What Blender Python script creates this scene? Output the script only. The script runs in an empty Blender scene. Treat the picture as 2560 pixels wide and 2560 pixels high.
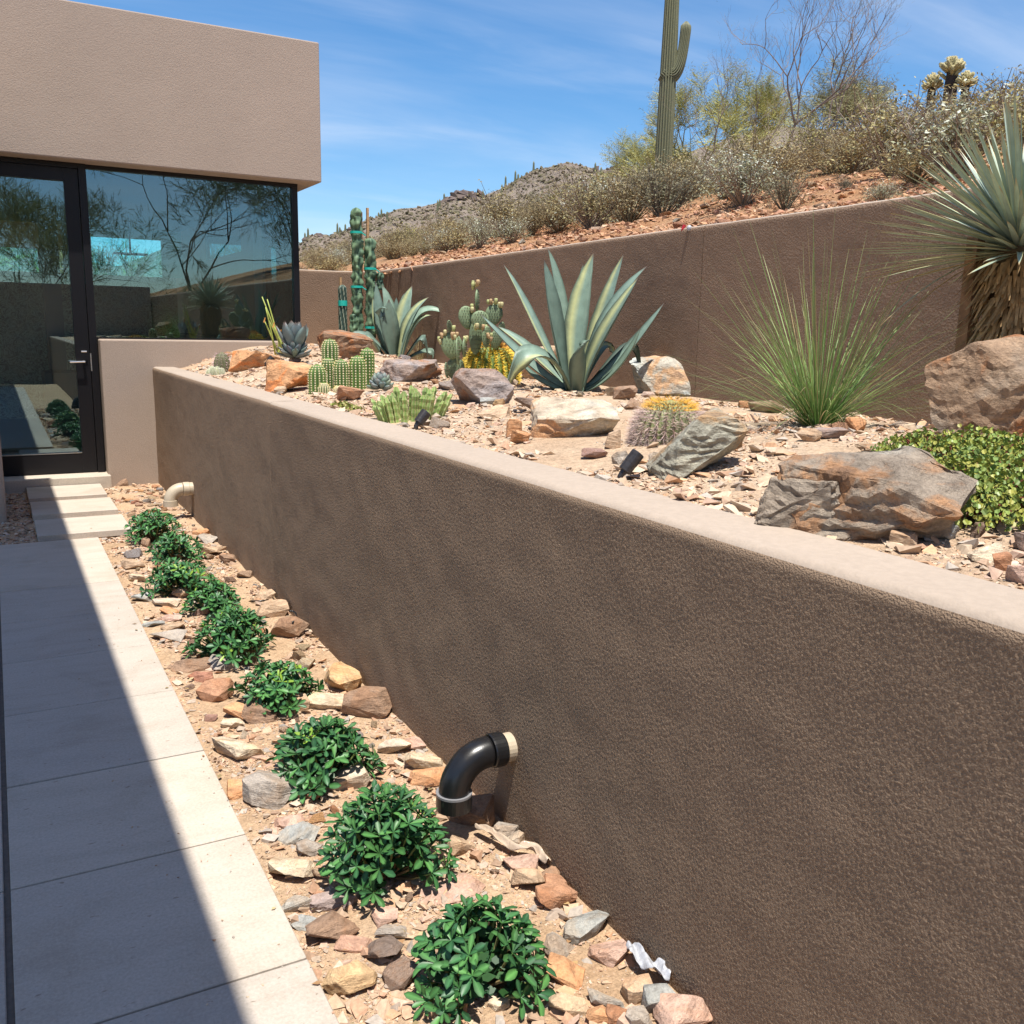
import bpy, bmesh, math, random
import numpy as np
from mathutils import Vector, Matrix, noise
R = math.radians
random.seed(7); rng = np.random.default_rng(7)
scene = bpy.context.scene
COL = scene.collection

# ------------------------------------------------------------------ camera
CAM = Vector((0, 0, 1.45))
F = 2325.27                                   # focal length in pixels of the 2560 px photograph
MR = Vector((0.87617063, -0.4816048, 0.01954103))
MD = Vector((-0.07615637, -0.17835372, -0.98101486))
MF = Vector((0.47594668, 0.85804823, -0.19294557))
cd = bpy.data.cameras.new('camera'); cam = bpy.data.objects.new('camera', cd); COL.objects.link(cam)
cd.sensor_width = 36; cd.lens = 36 * F / 2560; cd.clip_start = 0.05; cd.clip_end = 4000
cam.matrix_world = Matrix(((MR.x, -MD.x, -MF.x, CAM.x), (MR.y, -MD.y, -MF.y, CAM.y), (MR.z, -MD.z, -MF.z, CAM.z), (0, 0, 0, 1)))
scene.camera = cam
scene.render.engine = 'CYCLES'
scene.cycles.use_denoising = True
scene.cycles.max_bounces = 8; scene.cycles.transparent_max_bounces = 12
scene.view_settings.view_transform = 'Standard'; scene.view_settings.look = 'None'
scene.view_settings.gamma = 1; scene.view_settings.use_curve_mapping = False
scene.view_settings.exposure = 0.72

# ------------------------------------------------------------------ sun and sky
SUNV = Vector((-0.060, -0.285, 1.0)).normalized()        # towards the sun
EL = math.asin(SUNV.z); AZ = math.atan2(SUNV.x, SUNV.y)
sd = bpy.data.lights.new('sun', 'SUN'); sd.energy = 4.8; sd.angle = R(0.53); sd.color = (1.0, 0.95, 0.865)
sun = bpy.data.objects.new('sun', sd); COL.objects.link(sun)
sun.rotation_euler = (-SUNV).to_track_quat('-Z', 'Y').to_euler()
world = bpy.data.worlds.new('World'); scene.world = world; world.use_nodes = True
wn, wl = world.node_tree.nodes, world.node_tree.links
wn.clear()
sky = wn.new('ShaderNodeTexSky'); sky.sky_type = 'NISHITA'; sky.sun_disc = False
sky.sun_elevation = EL; sky.sun_rotation = AZ % (2 * math.pi); sky.air_density = 1.0; sky.dust_density = 0.6; sky.ozone_density = 2.5; sky.altitude = 600
tc = wn.new('ShaderNodeTexCoord'); sx = wn.new('ShaderNodeSeparateXYZ'); wl.new(tc.outputs['Generated'], sx.inputs[0])
def wmath(op, a, b=None, c=None):
    n = wn.new('ShaderNodeMath'); n.operation = op
    for i, q in enumerate((a, b, c)):
        if q is None: continue
        if isinstance(q, (int, float)): n.inputs[i].default_value = q
        else: wl.new(q, n.inputs[i])
    return n.outputs[0]
zz = wmath('ADD', wmath('MAXIMUM', sx.outputs[2], 0.0), 0.12)
cx = wn.new('ShaderNodeCombineXYZ')
wl.new(wmath('DIVIDE', sx.outputs[0], zz), cx.inputs[0]); wl.new(wmath('DIVIDE', sx.outputs[1], zz), cx.inputs[1])
def cloud(scale, rot, loc, sc, lo, hi):
    m = wn.new('ShaderNodeMapping'); m.inputs['Rotation'].default_value = (0, 0, rot); m.inputs['Scale'].default_value = sc; m.inputs['Location'].default_value = loc
    wl.new(cx.outputs[0], m.inputs[0])
    n = wn.new('ShaderNodeTexNoise'); n.inputs['Scale'].default_value = scale; n.inputs['Detail'].default_value = 7; n.inputs['Roughness'].default_value = 0.55; n.inputs['Distortion'].default_value = 0.5
    wl.new(m.outputs[0], n.inputs['Vector'])
    mr = wn.new('ShaderNodeMapRange'); mr.interpolation_type = 'SMOOTHSTEP'; mr.inputs[1].default_value = lo; mr.inputs[2].default_value = hi
    wl.new(n.outputs[0], mr.inputs[0]); return mr.outputs[0]
c1 = cloud(0.8, R(-10), (2.3, 4.4, 0), (0.5, 1.15, 1), 0.42, 0.85)
c2 = cloud(1.3, R(-16), (5.2, 0.35, 0), (0.6, 1.9, 1), 0.48, 0.85)
mask = wmath('MINIMUM', wmath('ADD', wmath('MULTIPLY', c1, 0.40), wmath('MULTIPLY', c2, 0.26)), 0.6)
mix = wn.new('ShaderNodeMix'); mix.data_type = 'RGBA'
wl.new(mask, mix.inputs[0]); 
sat = wn.new('ShaderNodeHueSaturation'); sat.inputs['Saturation'].default_value = 1.30; sat.inputs['Value'].default_value = 1.16
wl.new(sky.outputs[0], sat.inputs['Color']); wl.new(sat.outputs[0], mix.inputs[6]); mix.inputs[7].default_value = (6.6, 7.0, 7.8, 1)
bg = wn.new('ShaderNodeBackground'); bg.inputs[1].default_value = 0.088
wo = wn.new('ShaderNodeOutputWorld'); wl.new(mix.outputs[2], bg.inputs[0]); wl.new(bg.outputs[0], wo.inputs[0])

# ------------------------------------------------------------------ helpers: geometry from picture measurements
def ray(u, v): return (MR * ((u - 1280) / F) + MD * ((v - 1280) / F) + MF)
def at_z(u, v, z): d = ray(u, v); return CAM + d * ((z - CAM.z) / d.z)
def at_y(u, v, y): d = ray(u, v); return CAM + d * (y / d.y)
def at_x(u, v, x): d = ray(u, v); return CAM + d * (x / d.x)
def depth(p): return (p - CAM).dot(MF)
def ss(t): t = min(1.0, max(0.0, t)); return t * t * (3 - 2 * t)
FW = [(2.60, 11.52), (3.34, 11.49), (3.80, 11.43), (4.04, 11.30), (4.17, 11.05), (4.15, 10.4), (4.10, 9.0), (4.01, 6.53), (3.94, 4.71), (3.93, 3.81), (3.89, 3.08), (3.83, 1.0), (3.80, -9.0)]
def bed_z(x, y):
    z = 1.025 + 0.045 * ss((x - 1.5) / 0.6) - 0.03 * ss((x - 3.2) / 0.6) + 0.17 * ss((y - 5.6) / 3.0) * (1 - 0.75 * ss((x - 2.8) / 0.9)) * ss((x - 1.4) / 0.9)
    z += 0.085 * math.exp(-((x - 2.75) ** 2 + (y - 1.75) ** 2) / 0.75)
    return z + 0.018 * noise.noise((x * 2.3, y * 2.3, 3.1))
def low_z(x, y): return -0.052 + 0.012 * noise.noise((x * 3, y * 3, 0.7)) + 0.006 * noise.noise((x * 11, y * 11, 2.7))
def hill_z(x, y):
    s = x - 4.1
    z = 2.05 + (0.26 * s if s < 7.5 else 0.26 * 7.5 + 0.26 * 6 * (1 - math.exp(-(s - 7.5) / 6)) - 0.05 * max(0, s - 16))
    w = min(1, max(0, s) / 1.5)
    z += w * (0.10 * noise.noise((x * 0.55, y * 0.55, 1.3)) + 0.05 * noise.noise((x * 1.9, y * 1.9, 4.3))) + 0.012 * noise.noise((x * 7, y * 7, 8.3))
    return max(-0.3, z)
def ground(u, v, kind):
    fz = {'low': low_z, 'bed': bed_z, 'hill': hill_z}[kind]
    d = ray(u, v)
    if kind != 'hill':
        z = {'low': -0.05, 'bed': 1.07}[kind]
        for _ in range(12):
            p = at_z(u, v, z); z = 0.5 * z + 0.5 * fz(p.x, p.y)
            if kind == 'bed': z = min(z, 1.30)
        return at_z(u, v, z)
    t = 4.0 / d.x
    while t * d.x < 40:
        p = CAM + d * t
        if p.z < fz(p.x, p.y): return Vector((p.x, p.y, fz(p.x, p.y)))
        t += 0.04 / d.x
    p = CAM + d * (11.0 / d.x); return Vector((p.x, p.y, fz(p.x, p.y)))
def on_plane(u, v, c, d):
    n = Vector((c.x - CAM.x, c.y - CAM.y, 0)).normalized(); r = ray(u, v)
    return CAM + r * (((c - CAM).dot(n) + d) / r.dot(n))

# ------------------------------------------------------------------ helpers: objects
def tag(o, label=None, cat=None, group=None, kind=None):
    if label: o['label'] = label
    if cat: o['category'] = cat
    if group: o['group'] = group
    if kind: o['kind'] = kind
    return o
def thing(name, label, cat, loc=(0, 0, 0), group=None, kind=None):
    o = bpy.data.objects.new(name, None); o.empty_display_size = 0.1; COL.objects.link(o); o.location = loc
    return tag(o, label, cat, group, kind)
def ob(name, me, parent=None, loc=None, color=None):
    o = bpy.data.objects.new(name, me); COL.objects.link(o)
    if parent: o.parent = parent
    if loc is not None: o.location = loc
    if color: o.color = (*color, 1)
    return o
def mesh(name, v, f, mat=None, col=None, smooth=False):
    me = bpy.data.meshes.new(name); me.from_pydata([tuple(p) for p in v], [], f)
    if col is not None:
        a = me.color_attributes.new('col', 'FLOAT_COLOR', 'POINT')
        c = np.ones((len(v), 4), np.float32); c[:, :3] = np.asarray(col, np.float32)[:, :3]; a.data.foreach_set('color', c.ravel())
    if mat: me.materials.append(mat)
    if smooth: me.polygons.foreach_set('use_smooth', [True] * len(me.polygons))
    me.update(); return me
def np_mesh(name, V, Fc, mat, col=None, smooth=False):
    """V (n,3), Fc (m,k) all faces of k corners"""
    me = bpy.data.meshes.new(name); n, m, k = len(V), len(Fc), Fc.shape[1]
    me.vertices.add(n); me.vertices.foreach_set('co', V.astype(np.float32).ravel())
    me.loops.add(m * k); me.loops.foreach_set('vertex_index', Fc.astype(np.int32).ravel())
    me.polygons.add(m); me.polygons.foreach_set('loop_start', np.arange(0, m * k, k, dtype=np.int32))
    if col is not None:
        a = me.color_attributes.new('col', 'FLOAT_COLOR', 'POINT'); c = np.ones((n, 4), np.float32); c[:, :3] = col; a.data.foreach_set('color', c.ravel())
    me.update(calc_edges=True); me.validate()
    me.polygons.foreach_set('use_smooth', [bool(smooth)] * len(me.polygons))
    me.materials.append(mat); return me
class MB:
    def __init__(s, org=(0, 0, 0)): s.v = []; s.f = []; s.c = []; s.o = Vector(org)
    def add(s, v, f, col=(1, 1, 1)):
        b = len(s.v); s.v += [Vector(p) - s.o for p in v]; s.f += [tuple(i + b for i in q) for q in f]
        s.c += list(col) if isinstance(col, list) else [col] * len(v)
    def box(s, a, b, col=(1, 1, 1)):
        (x0, y0, z0), (x1, y1, z1) = a, b
        s.add([(x0, y0, z0), (x1, y0, z0), (x1, y1, z0), (x0, y1, z0), (x0, y0, z1), (x1, y0, z1), (x1, y1, z1), (x0, y1, z1)],
              [(0, 3, 2, 1), (4, 5, 6, 7), (0, 1, 5, 4), (1, 2, 6, 5), (2, 3, 7, 6), (3, 0, 4, 7)], col)
    def tube(s, pts, rad, n=6, col=(1, 1, 1), cap=True):
        pts = [Vector(p) for p in pts]; rad = rad if isinstance(rad, (list, tuple)) else [rad] * len(pts)
        cols = col if isinstance(col, list) else [col] * len(pts)
        v = []; cc = []; f = []; u = None
        for i, p in enumerate(pts):
            t = (pts[min(i + 1, len(pts) - 1)] - pts[max(i - 1, 0)])
            t = t.normalized() if t.length > 1e-9 else Vector((0, 0, 1))
            if u is None: u = t.orthogonal().normalized()
            u = (u - t * u.dot(t)); u = u.normalized() if u.length > 1e-6 else t.orthogonal().normalized()
            w = t.cross(u)
            for k in range(n):
                a = 2 * math.pi * k / n; v.append(p + (u * math.cos(a) + w * math.sin(a)) * rad[i]); cc.append(cols[i])
        for i in range(len(pts) - 1):
            for k in range(n): f.append((i * n + k, i * n + (k + 1) % n, (i + 1) * n + (k + 1) % n, (i + 1) * n + k))
        if cap: f.append(tuple(range(n - 1, -1, -1))); f.append(tuple(range((len(pts) - 1) * n, len(pts) * n)))
        s.add(v, f, cc)
    def build(s, name, mat, parent=None, smooth=False, loc=None, bevel=0):
        o = ob(name, mesh(name, s.v, s.f, mat, s.c, smooth), parent, loc)
        if bevel:
            m = o.modifiers.new('bevel', 'BEVEL'); m.width = bevel; m.segments = 2; m.limit_method = 'ANGLE'
        return o
def bez(pts, n):
    pts = [Vector(p) for p in pts]; out = []
    for i in range(n + 1):
        t = i / n; q = pts[:]
        while len(q) > 1: q = [q[k].lerp(q[k + 1], t) for k in range(len(q) - 1)]
        out.append(q[0])
    return out

# ------------------------------------------------------------------ materials
def newmat(name):
    m = bpy.data.materials.new(name); m.use_nodes = True; nt = m.node_tree
    return m, nt.nodes, nt.links, nt.nodes['Principled BSDF']
def noise_node(N, L, vec, scale, detail=4, rough=0.55, dist=0.0, sc=(1, 1, 1)):
    if sc != (1, 1, 1):
        mp = N.new('ShaderNodeMapping'); mp.inputs['Scale'].default_value = sc; L.new(vec, mp.inputs[0]); vec = mp.outputs[0]
    n = N.new('ShaderNodeTexNoise'); n.inputs['Scale'].default_value = scale; n.inputs['Detail'].default_value = detail
    n.inputs['Roughness'].default_value = rough; n.inputs['Distortion'].default_value = dist; L.new(vec, n.inputs['Vector']); return n.outputs[0]
def ramp(N, L, fac, stops):
    r = N.new('ShaderNodeValToRGB'); e = r.color_ramp.elements
    while len(e) < len(stops): e.new(0.5)
    for i, (p, c) in enumerate(stops): e[i].position = p; e[i].color = (*c, 1) if len(c) == 3 else c
    L.new(fac, r.inputs[0]); return r.outputs[0]
def mixc(N, L, fac, a, b, mode='MIX'):
    n = N.new('ShaderNodeMix'); n.data_type = 'RGBA'; n.blend_type = mode
    for i, q in ((0, fac), (6, a), (7, b)):
        if isinstance(q, (int, float)): n.inputs[i].default_value = q
        elif isinstance(q, tuple): n.inputs[i].default_value = (*q, 1)
        else: L.new(q, n.inputs[i])
    return n.outputs[2]
def bump(N, L, P, h, strength, dist, prev=None):
    b = N.new('ShaderNodeBump'); b.inputs['Strength'].default_value = strength; b.inputs['Distance'].default_value = dist
    L.new(h, b.inputs['Height'])
    if prev: L.new(prev, b.inputs['Normal'])
    L.new(b.outputs[0], P.inputs['Normal']); return b.outputs[0]
def coords(N, kind='Object'): return N.new('ShaderNodeTexCoord').outputs[kind]
def obj_world(N):
    g = N.new('ShaderNodeNewGeometry'); return g.outputs['Position']
def stucco(name, col, s1=110, d1=0.004, col2=None):
    m, N, L, P = newmat(name); v = obj_world(N)
    big = noise_node(N, L, v, 1.6, 5, 0.6); fine = noise_node(N, L, v, 60, 3)
    c = mixc(N, L, ramp(N, L, big, [(0.3, (0, 0, 0)), (0.75, (1, 1, 1))]), tuple(x * 0.92 for x in col), tuple(min(1, x * 1.07) for x in col))
    c = mixc(N, L, 0.35, c, ramp(N, L, fine, [(0.3, tuple(x * 0.82 for x in col)), (0.7, tuple(min(1, x * 1.14) for x in col))]))
    L.new(c, P.inputs['Base Color']); P.inputs['Roughness'].default_value = 0.93; P.inputs['Specular IOR Level'].default_value = 0.25
    n1 = noise_node(N, L, v, s1, 2.0, 0.5, 0.0)
    b = bump(N, L, P, n1, 1.0, d1)
    n2 = noise_node(N, L, v, 7, 3, 0.5); bump(N, L, P, n2, 0.25, 0.008, b)
    return m
def plain(name, col, rough=0.5, metal=0.0, spec=0.5, nb=None, nd=0.001, var=0.0, vs=20):
    m, N, L, P = newmat(name); v = coords(N)
    if var:
        n = noise_node(N, L, v, vs, 5)
        L.new(ramp(N, L, n, [(0.3, tuple(x * (1 - var) for x in col)), (0.7, tuple(min(1, x * (1 + var)) for x in col))]), P.inputs['Base Color'])
    else: P.inputs['Base Color'].default_value = (*col, 1)
    P.inputs['Roughness'].default_value = rough; P.inputs['Metallic'].default_value = metal; P.inputs['Specular IOR Level'].default_value = spec
    if nb: bump(N, L, P, noise_node(N, L, v, nb, 4), 0.6, nd)
    return m
def attr_mat(name, rough=0.6, spec=0.4, var=0.25, vs=30, nb=None, nd=0.002, rnd=0.25, trans=0.0):
    """colour comes from the mesh's own 'col' attribute, varied a little by noise and per object"""
    m, N, L, P = newmat(name); v = coords(N)
    a = N.new('ShaderNodeAttribute'); a.attribute_name = 'col'; c = a.outputs[0]
    if var:
        n = noise_node(N, L, v, vs, 4); c = mixc(N, L, 1.0, c, ramp(N, L, n, [(0.3, (1 - var,) * 3), (0.7, (1 + var,) * 3)]), 'MULTIPLY')
    if rnd:
        oi = N.new('ShaderNodeObjectInfo'); c = mixc(N, L, 1.0, c, ramp(N, L, oi.outputs['Random'], [(0, (1 - rnd, 1 - rnd, 1 - rnd * 0.6)), (1, (1 + rnd, 1 + rnd * 0.8, 1 + rnd * 0.3))]), 'MULTIPLY')
    L.new(c, P.inputs['Base Color']); P.inputs['Roughness'].default_value = rough; P.inputs['Specular IOR Level'].default_value = spec
    if nb: bump(N, L, P, noise_node(N, L, v, nb, 4), 0.7, nd)
    if trans:
        t = N.new('ShaderNodeBsdfTranslucent'); L.new(c, t.inputs[0]); ms = N.new('ShaderNodeMixShader'); ms.inputs[0].default_value = trans
        out = [n for n in N if n.type == 'OUTPUT_MATERIAL'][0]; L.new(P.outputs[0], ms.inputs[1]); L.new(t.outputs[0], ms.inputs[2]); L.new(ms.outputs[0], out.inputs[0])
    return m
def stone_mat(name, lay=(5, 5, 26), nbig=9, nd=0.006, scale=1.0, vein=0.5, tints=((0.38, (1.25, 1.27, 1.3)), (0.5, (1, 1, 1)), (0.6, (1.0, 0.80, 0.62)), (0.75, (0.72, 0.55, 0.45)))):
    m, N, L, P = newmat(name); v = coords(N); oi = N.new('ShaderNodeObjectInfo')
    ad = N.new('ShaderNodeVectorMath'); ad.operation = 'ADD'; L.new(v, ad.inputs[0])
    mu = N.new('ShaderNodeMath'); mu.operation = 'MULTIPLY'; mu.inputs[1].default_value = 31.7; L.new(oi.outputs['Random'], mu.inputs[0])
    cb = N.new('ShaderNodeCombineXYZ'); [L.new(mu.outputs[0], cb.inputs[i]) for i in range(3)]; L.new(cb.outputs[0], ad.inputs[1]); v = ad.outputs[0]
    big = noise_node(N, L, v, nbig * scale, 6, 0.62, 0.6); layer = noise_node(N, L, v, scale, 8, 0.68, 0.5, tuple(q * 3 for q in lay)); fine = noise_node(N, L, v, 130 * scale, 4, 0.7)
    c = mixc(N, L, 1.0, oi.outputs['Color'], ramp(N, L, layer, [(0.25, (0.42, 0.39, 0.37)), (0.48, (1, 1, 1)), (0.72, (1.42, 1.4, 1.36))]), 'MULTIPLY')
    tint = ramp(N, L, big, list(tints))
    c = mixc(N, L, vein, c, mixc(N, L, 1.0, c, tint, 'MULTIPLY'))
    c = mixc(N, L, 1.0, c, ramp(N, L, fine, [(0.3, (0.78, 0.78, 0.78)), (0.7, (1.2, 1.2, 1.2))]), 'MULTIPLY')
    L.new(c, P.inputs['Base Color']); P.inputs['Roughness'].default_value = 0.88; P.inputs['Specular IOR Level'].default_value = 0.3
    b = bump(N, L, P, layer, 1.0, nd * 2.0); b = bump(N, L, P, big, 0.7, nd * 2.5, b); bump(N, L, P, fine, 0.9, nd * 0.5, b)
    return m
M_FACE_SHADE = stucco('stucco_face_shade', (0.250, 0.176, 0.120), 250, 0.0052)  # wall stucco darkened: the shade on the face is baked into its colour
M_TOP_LIT = stucco('stucco_top_lit', (0.37, 0.302, 0.243), 160, 0.0010)  # smoother top finish, with sunlit paleness baked into the colour
M_STUCH = stucco('stucco_house', (0.355, 0.280, 0.225), 130, 0.0028)
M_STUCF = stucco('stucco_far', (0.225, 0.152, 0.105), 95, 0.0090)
M_STONE = stone_mat('field_stone')
M_BOULD = stone_mat('boulder_rock', (5, 5, 13), 5, 0.013, 0.7, 1.0, ((0.34, (1.05, 1.22, 1.36)), (0.44, (1.12, 1.12, 1.08)), (0.52, (1.0, 0.98, 0.94)), (0.58, (1.28, 0.86, 0.56)), (0.68, (0.62, 0.47, 0.40))))
M_PEB = attr_mat('gravel_chips', 0.9, 0.25, 0.2, 90, rnd=0)
M_LEAF = attr_mat('shrub_leaf', 0.42, 0.30, 0.12, 60, rnd=0.22, trans=0.10)
M_FOL = attr_mat('dry_foliage', 0.75, 0.2, 0.15, 3, rnd=0.12, trans=0.15)
M_AGAVE = attr_mat('agave_leaf', 0.48, 0.4, 0.16, 14, nb=90, nd=0.0006, rnd=0.10)
M_YUCCA = attr_mat('yucca_blade', 0.42, 0.45, 0.12, 20, rnd=0.15)
M_CACT = attr_mat('cactus_skin', 0.55, 0.35, 0.15, 30, nb=60, nd=0.002, rnd=0.10)
M_SPINE = attr_mat('spines', 0.6, 0.3, 0, rnd=0)
M_GRASS = attr_mat('grass_blade', 0.5, 0.35, 0.1, 5, rnd=0, trans=0.2)
M_BARK = attr_mat('bark', 0.9, 0.2, 0.3, 25, nb=60, nd=0.004, rnd=0.1)
M_THATCH = attr_mat('dry_thatch', 0.85, 0.2, 0.3, 30, rnd=0.1)
M_WOOD = plain('stake_wood', (0.22, 0.12, 0.06), 0.8, var=0.3, vs=25, nb=80, nd=0.001)
M_WOODL = plain('pale_stake_wood', (0.42, 0.25, 0.12), 0.8, var=0.25, vs=40)
M_FRAME = plain('dark_bronze_frame', (0.007, 0.0065, 0.008), 0.4, 0.0, 0.3)
M_STEEL = plain('brushed_steel', (0.62, 0.6, 0.57), 0.28, 1.0)
M_BLACKP = plain('black_plastic', (0.011, 0.011, 0.012), 0.30, 0, 0.5, nb=35, nd=0.0012, var=0.2)
M_GREYP = plain('grey_primer_ring', (0.2, 0.2, 0.21), 0.35)
M_BEIGEP = plain('beige_pipe', (0.46, 0.385, 0.285), 0.4, 0, 0.4, var=0.08, vs=30)
M_LAMP = plain('spotlight_bronze', (0.055, 0.052, 0.055), 0.42, 0.6, 0.5, var=0.3, vs=60)
M_TIE = plain('green_tie_tape', (0.02, 0.42, 0.34), 0.35)
M_PLAST = plain('white_plastic_scrap', (0.40, 0.41, 0.44), 0.3, 0, 0.5, nb=40, nd=0.01)
M_FILM = plain('clear_plastic_film', (0.47, 0.37, 0.28), 0.25, 0, 0.6, nb=40, nd=0.01)
M_RED = plain('red_tape', (0.45, 0.02, 0.03), 0.5)
M_BLUE = plain('blue_plastic', (0.02, 0.06, 0.5), 0.4)
M_INT = plain('interior_wall', (0.10, 0.085, 0.07), 0.8)
M_INTC = plain('interior_ceiling', (0.20, 0.17, 0.13), 0.8)
M_INTF = plain('interior_floor', (0.06, 0.05, 0.045), 0.4)
def make_paver():
    m, N, L, P = newmat('limestone_paver'); v = obj_world(N); oi = N.new('ShaderNodeObjectInfo')
    st = noise_node(N, L, v, 1.0, 6, 0.65, 0.4, (2.2, 9, 1)); fine = noise_node(N, L, v, 120, 3, 0.7); pit = noise_node(N, L, v, 45, 2, 0.5, 0.3, (0.7, 1.6, 1))
    c = ramp(N, L, st, [(0.25, (0.395, 0.342, 0.285)), (0.5, (0.450, 0.395, 0.332)), (0.75, (0.48, 0.424, 0.362))])
    c = mixc(N, L, 1.0, c, ramp(N, L, fine, [(0.3, (0.86,) * 3), (0.7, (1.12,) * 3)]), 'MULTIPLY')
    dirt = noise_node(N, L, v, 2.6, 7, 0.7, 0.8); c = mixc(N, L, 1.0, c, ramp(N, L, dirt, [(0.32, (0.90, 0.88, 0.85)), (0.5, (1, 1, 1)), (0.7, (1.02, 1.02, 1.02))]), 'MULTIPLY')
    c = mixc(N, L, 1.0, c, ramp(N, L, pit, [(0.24, (0.62, 0.58, 0.54)), (0.30, (1, 1, 1))]), 'MULTIPLY')
    c = mixc(N, L, 1.0, c, ramp(N, L, oi.outputs['Random'], [(0, (0.93, 0.93, 0.94)), (1, (1.05, 1.03, 1.0))]), 'MULTIPLY')
    L.new(c, P.inputs['Base Color']); P.inputs['Roughness'].default_value = 0.72; P.inputs['Specular IOR Level'].default_value = 0.35
    bump(N, L, P, pit, 0.3, 0.002); return m
M_PAVE = make_paver()
M_GROUT = plain('grout', (0.13, 0.11, 0.09), 0.95, var=0.2, vs=60)
def make_soil(name, a, b, c3, sc=1.0):
    m, N, L, P = newmat(name); v = obj_world(N)
    big = noise_node(N, L, v, 2.2 * sc, 6, 0.65, 0.3); fine = noise_node(N, L, v, 95 * sc, 5, 0.75); mid = noise_node(N, L, v, 24 * sc, 5, 0.7)
    c = ramp(N, L, big, [(0.3, a), (0.5, b), (0.7, c3)])
    c = mixc(N, L, 1.0, c, ramp(N, L, fine, [(0.28, (0.55,) * 3), (0.5, (1,) * 3), (0.75, (1.35,) * 3)]), 'MULTIPLY')
    c = mixc(N, L, 1.0, c, ramp(N, L, mid, [(0.3, (0.82,) * 3), (0.7, (1.15,) * 3)]), 'MULTIPLY')
    L.new(c, P.inputs['Base Color']); P.inputs['Roughness'].default_value = 0.95; P.inputs['Specular IOR Level'].default_value = 0.15
    b1 = bump(N, L, P, mid, 0.9, 0.02 / sc); bump(N, L, P, fine, 0.9, 0.006 / sc, b1); return m
M_SOIL = make_soil('sandy_soil', (0.40, 0.265, 0.16), (0.48, 0.335, 0.215), (0.50, 0.37, 0.25))
M_BEDG = make_soil('decomposed_granite', (0.43, 0.30, 0.20), (0.50, 0.365, 0.25), (0.52, 0.405, 0.30), 0.8)
M_HILL = make_soil('rusty_hill_soil', (0.29, 0.135, 0.062), (0.34, 0.18, 0.09), (0.38, 0.24, 0.14), 0.35)
def make_far():
    m, N, L, P = newmat('far_hill_rock'); v = obj_world(N)
    n1 = noise_node(N, L, v, 0.06, 8, 0.7); n2 = noise_node(N, L, v, 0.55, 5, 0.7)
    c = ramp(N, L, n1, [(0.3, (0.19, 0.148, 0.118)), (0.5, (0.25, 0.195, 0.155)), (0.7, (0.30, 0.24, 0.185))])
    c = mixc(N, L, ramp(N, L, n2, [(0.52, (0, 0, 0)), (0.64, (0.75,) * 3)]), c, (0.16, 0.145, 0.08))
    L.new(c, P.inputs['Base Color']); P.inputs['Roughness'].default_value = 0.95
    bump(N, L, P, n2, 1.0, 2.0); return m
M_FAR = make_far()
def make_glass(name, tint, ior):
    m, N, L, P = newmat(name); out = [n for n in N if n.type == 'OUTPUT_MATERIAL'][0]
    g = N.new('ShaderNodeBsdfGlossy'); g.inputs['Roughness'].default_value = 0.0; g.inputs['Color'].default_value = (0.80, 0.93, 0.98, 1)
    t = N.new('ShaderNodeBsdfTransparent'); t.inputs[0].default_value = (*tint, 1)
    fr = N.new('ShaderNodeFresnel'); fr.inputs[0].default_value = ior
    ms = N.new('ShaderNodeMixShader'); L.new(fr.outputs[0], ms.inputs[0]); L.new(t.outputs[0], ms.inputs[1]); L.new(g.outputs[0], ms.inputs[2]); L.new(ms.outputs[0], out.inputs[0]); return m
M_GLASS = make_glass('tinted_glass', (0.72, 0.90, 0.92), 2.1)
M_GLASSB = make_glass('clear_tinted_glass', (0.62, 0.93, 0.97), 1.45)
def make_swirl():
    m, N, L, P = newmat('swirl_panel'); v = obj_world(N)
    n = noise_node(N, L, v, 9, 3, 0.5, 3.5)
    L.new(ramp(N, L, n, [(0.40, (0.06, 0.06, 0.04)), (0.5, (0.34, 0.34, 0.25)), (0.60, (0.06, 0.06, 0.04))]), P.inputs['Base Color']); P.inputs['Roughness'].default_value = 0.8; return m
M_SWIRL = make_swirl()

# ------------------------------------------------------------------ ground sheets
def grid_mesh(name, xs, ys, fz, mat, keep=None):
    V = [(x, y, fz(x, y)) for y in ys for x in xs]; nx = len(xs); Fc = []
    for j in range(len(ys) - 1):
        for i in range(nx - 1):
            if keep and not keep(0.5 * (xs[i] + xs[i + 1]), 0.5 * (ys[j] + ys[j + 1])): continue
            Fc.append((j * nx + i, j * nx + i + 1, (j + 1) * nx + i + 1, (j + 1) * nx + i))
    return mesh(name, V, Fc, mat, None, True)
lin = lambda a, b, s: [a + (b - a) * i / max(1, round((b - a) / s)) for i in range(max(1, round((b - a) / s)) + 1)]
tag(ob('planting_bed_soil', grid_mesh('planting_bed_soil', lin(-0.95, 1.32, 0.05), lin(-6, 9.3, 0.06), low_z, M_SOIL)), 'sandy soil of the narrow bed beside the paved walk', kind='structure')
tag(ob('raised_bed_soil', grid_mesh('raised_bed_soil', lin(1.42, 4.3, 0.06), lin(-9, 11.6, 0.07), bed_z, M_BEDG, lambda x, y: (x > 2.72 or y < 9.35) and (x < 4.2))), 'gravelly ground of the raised cactus bed', kind='structure')
gx = lin(-40, -5, 5)[:-1] + lin(-5, 2.8, 0.8)[:-1] + lin(2.8, 9, 0.16)[:-1] + lin(9, 16, 0.4)[:-1] + lin(16, 60, 3)
gy = lin(-30, -4, 1.2)[:-1] + lin(-4, 14, 0.2)[:-1] + lin(14, 30, 0.5)[:-1] + lin(30, 110, 4)
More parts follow.
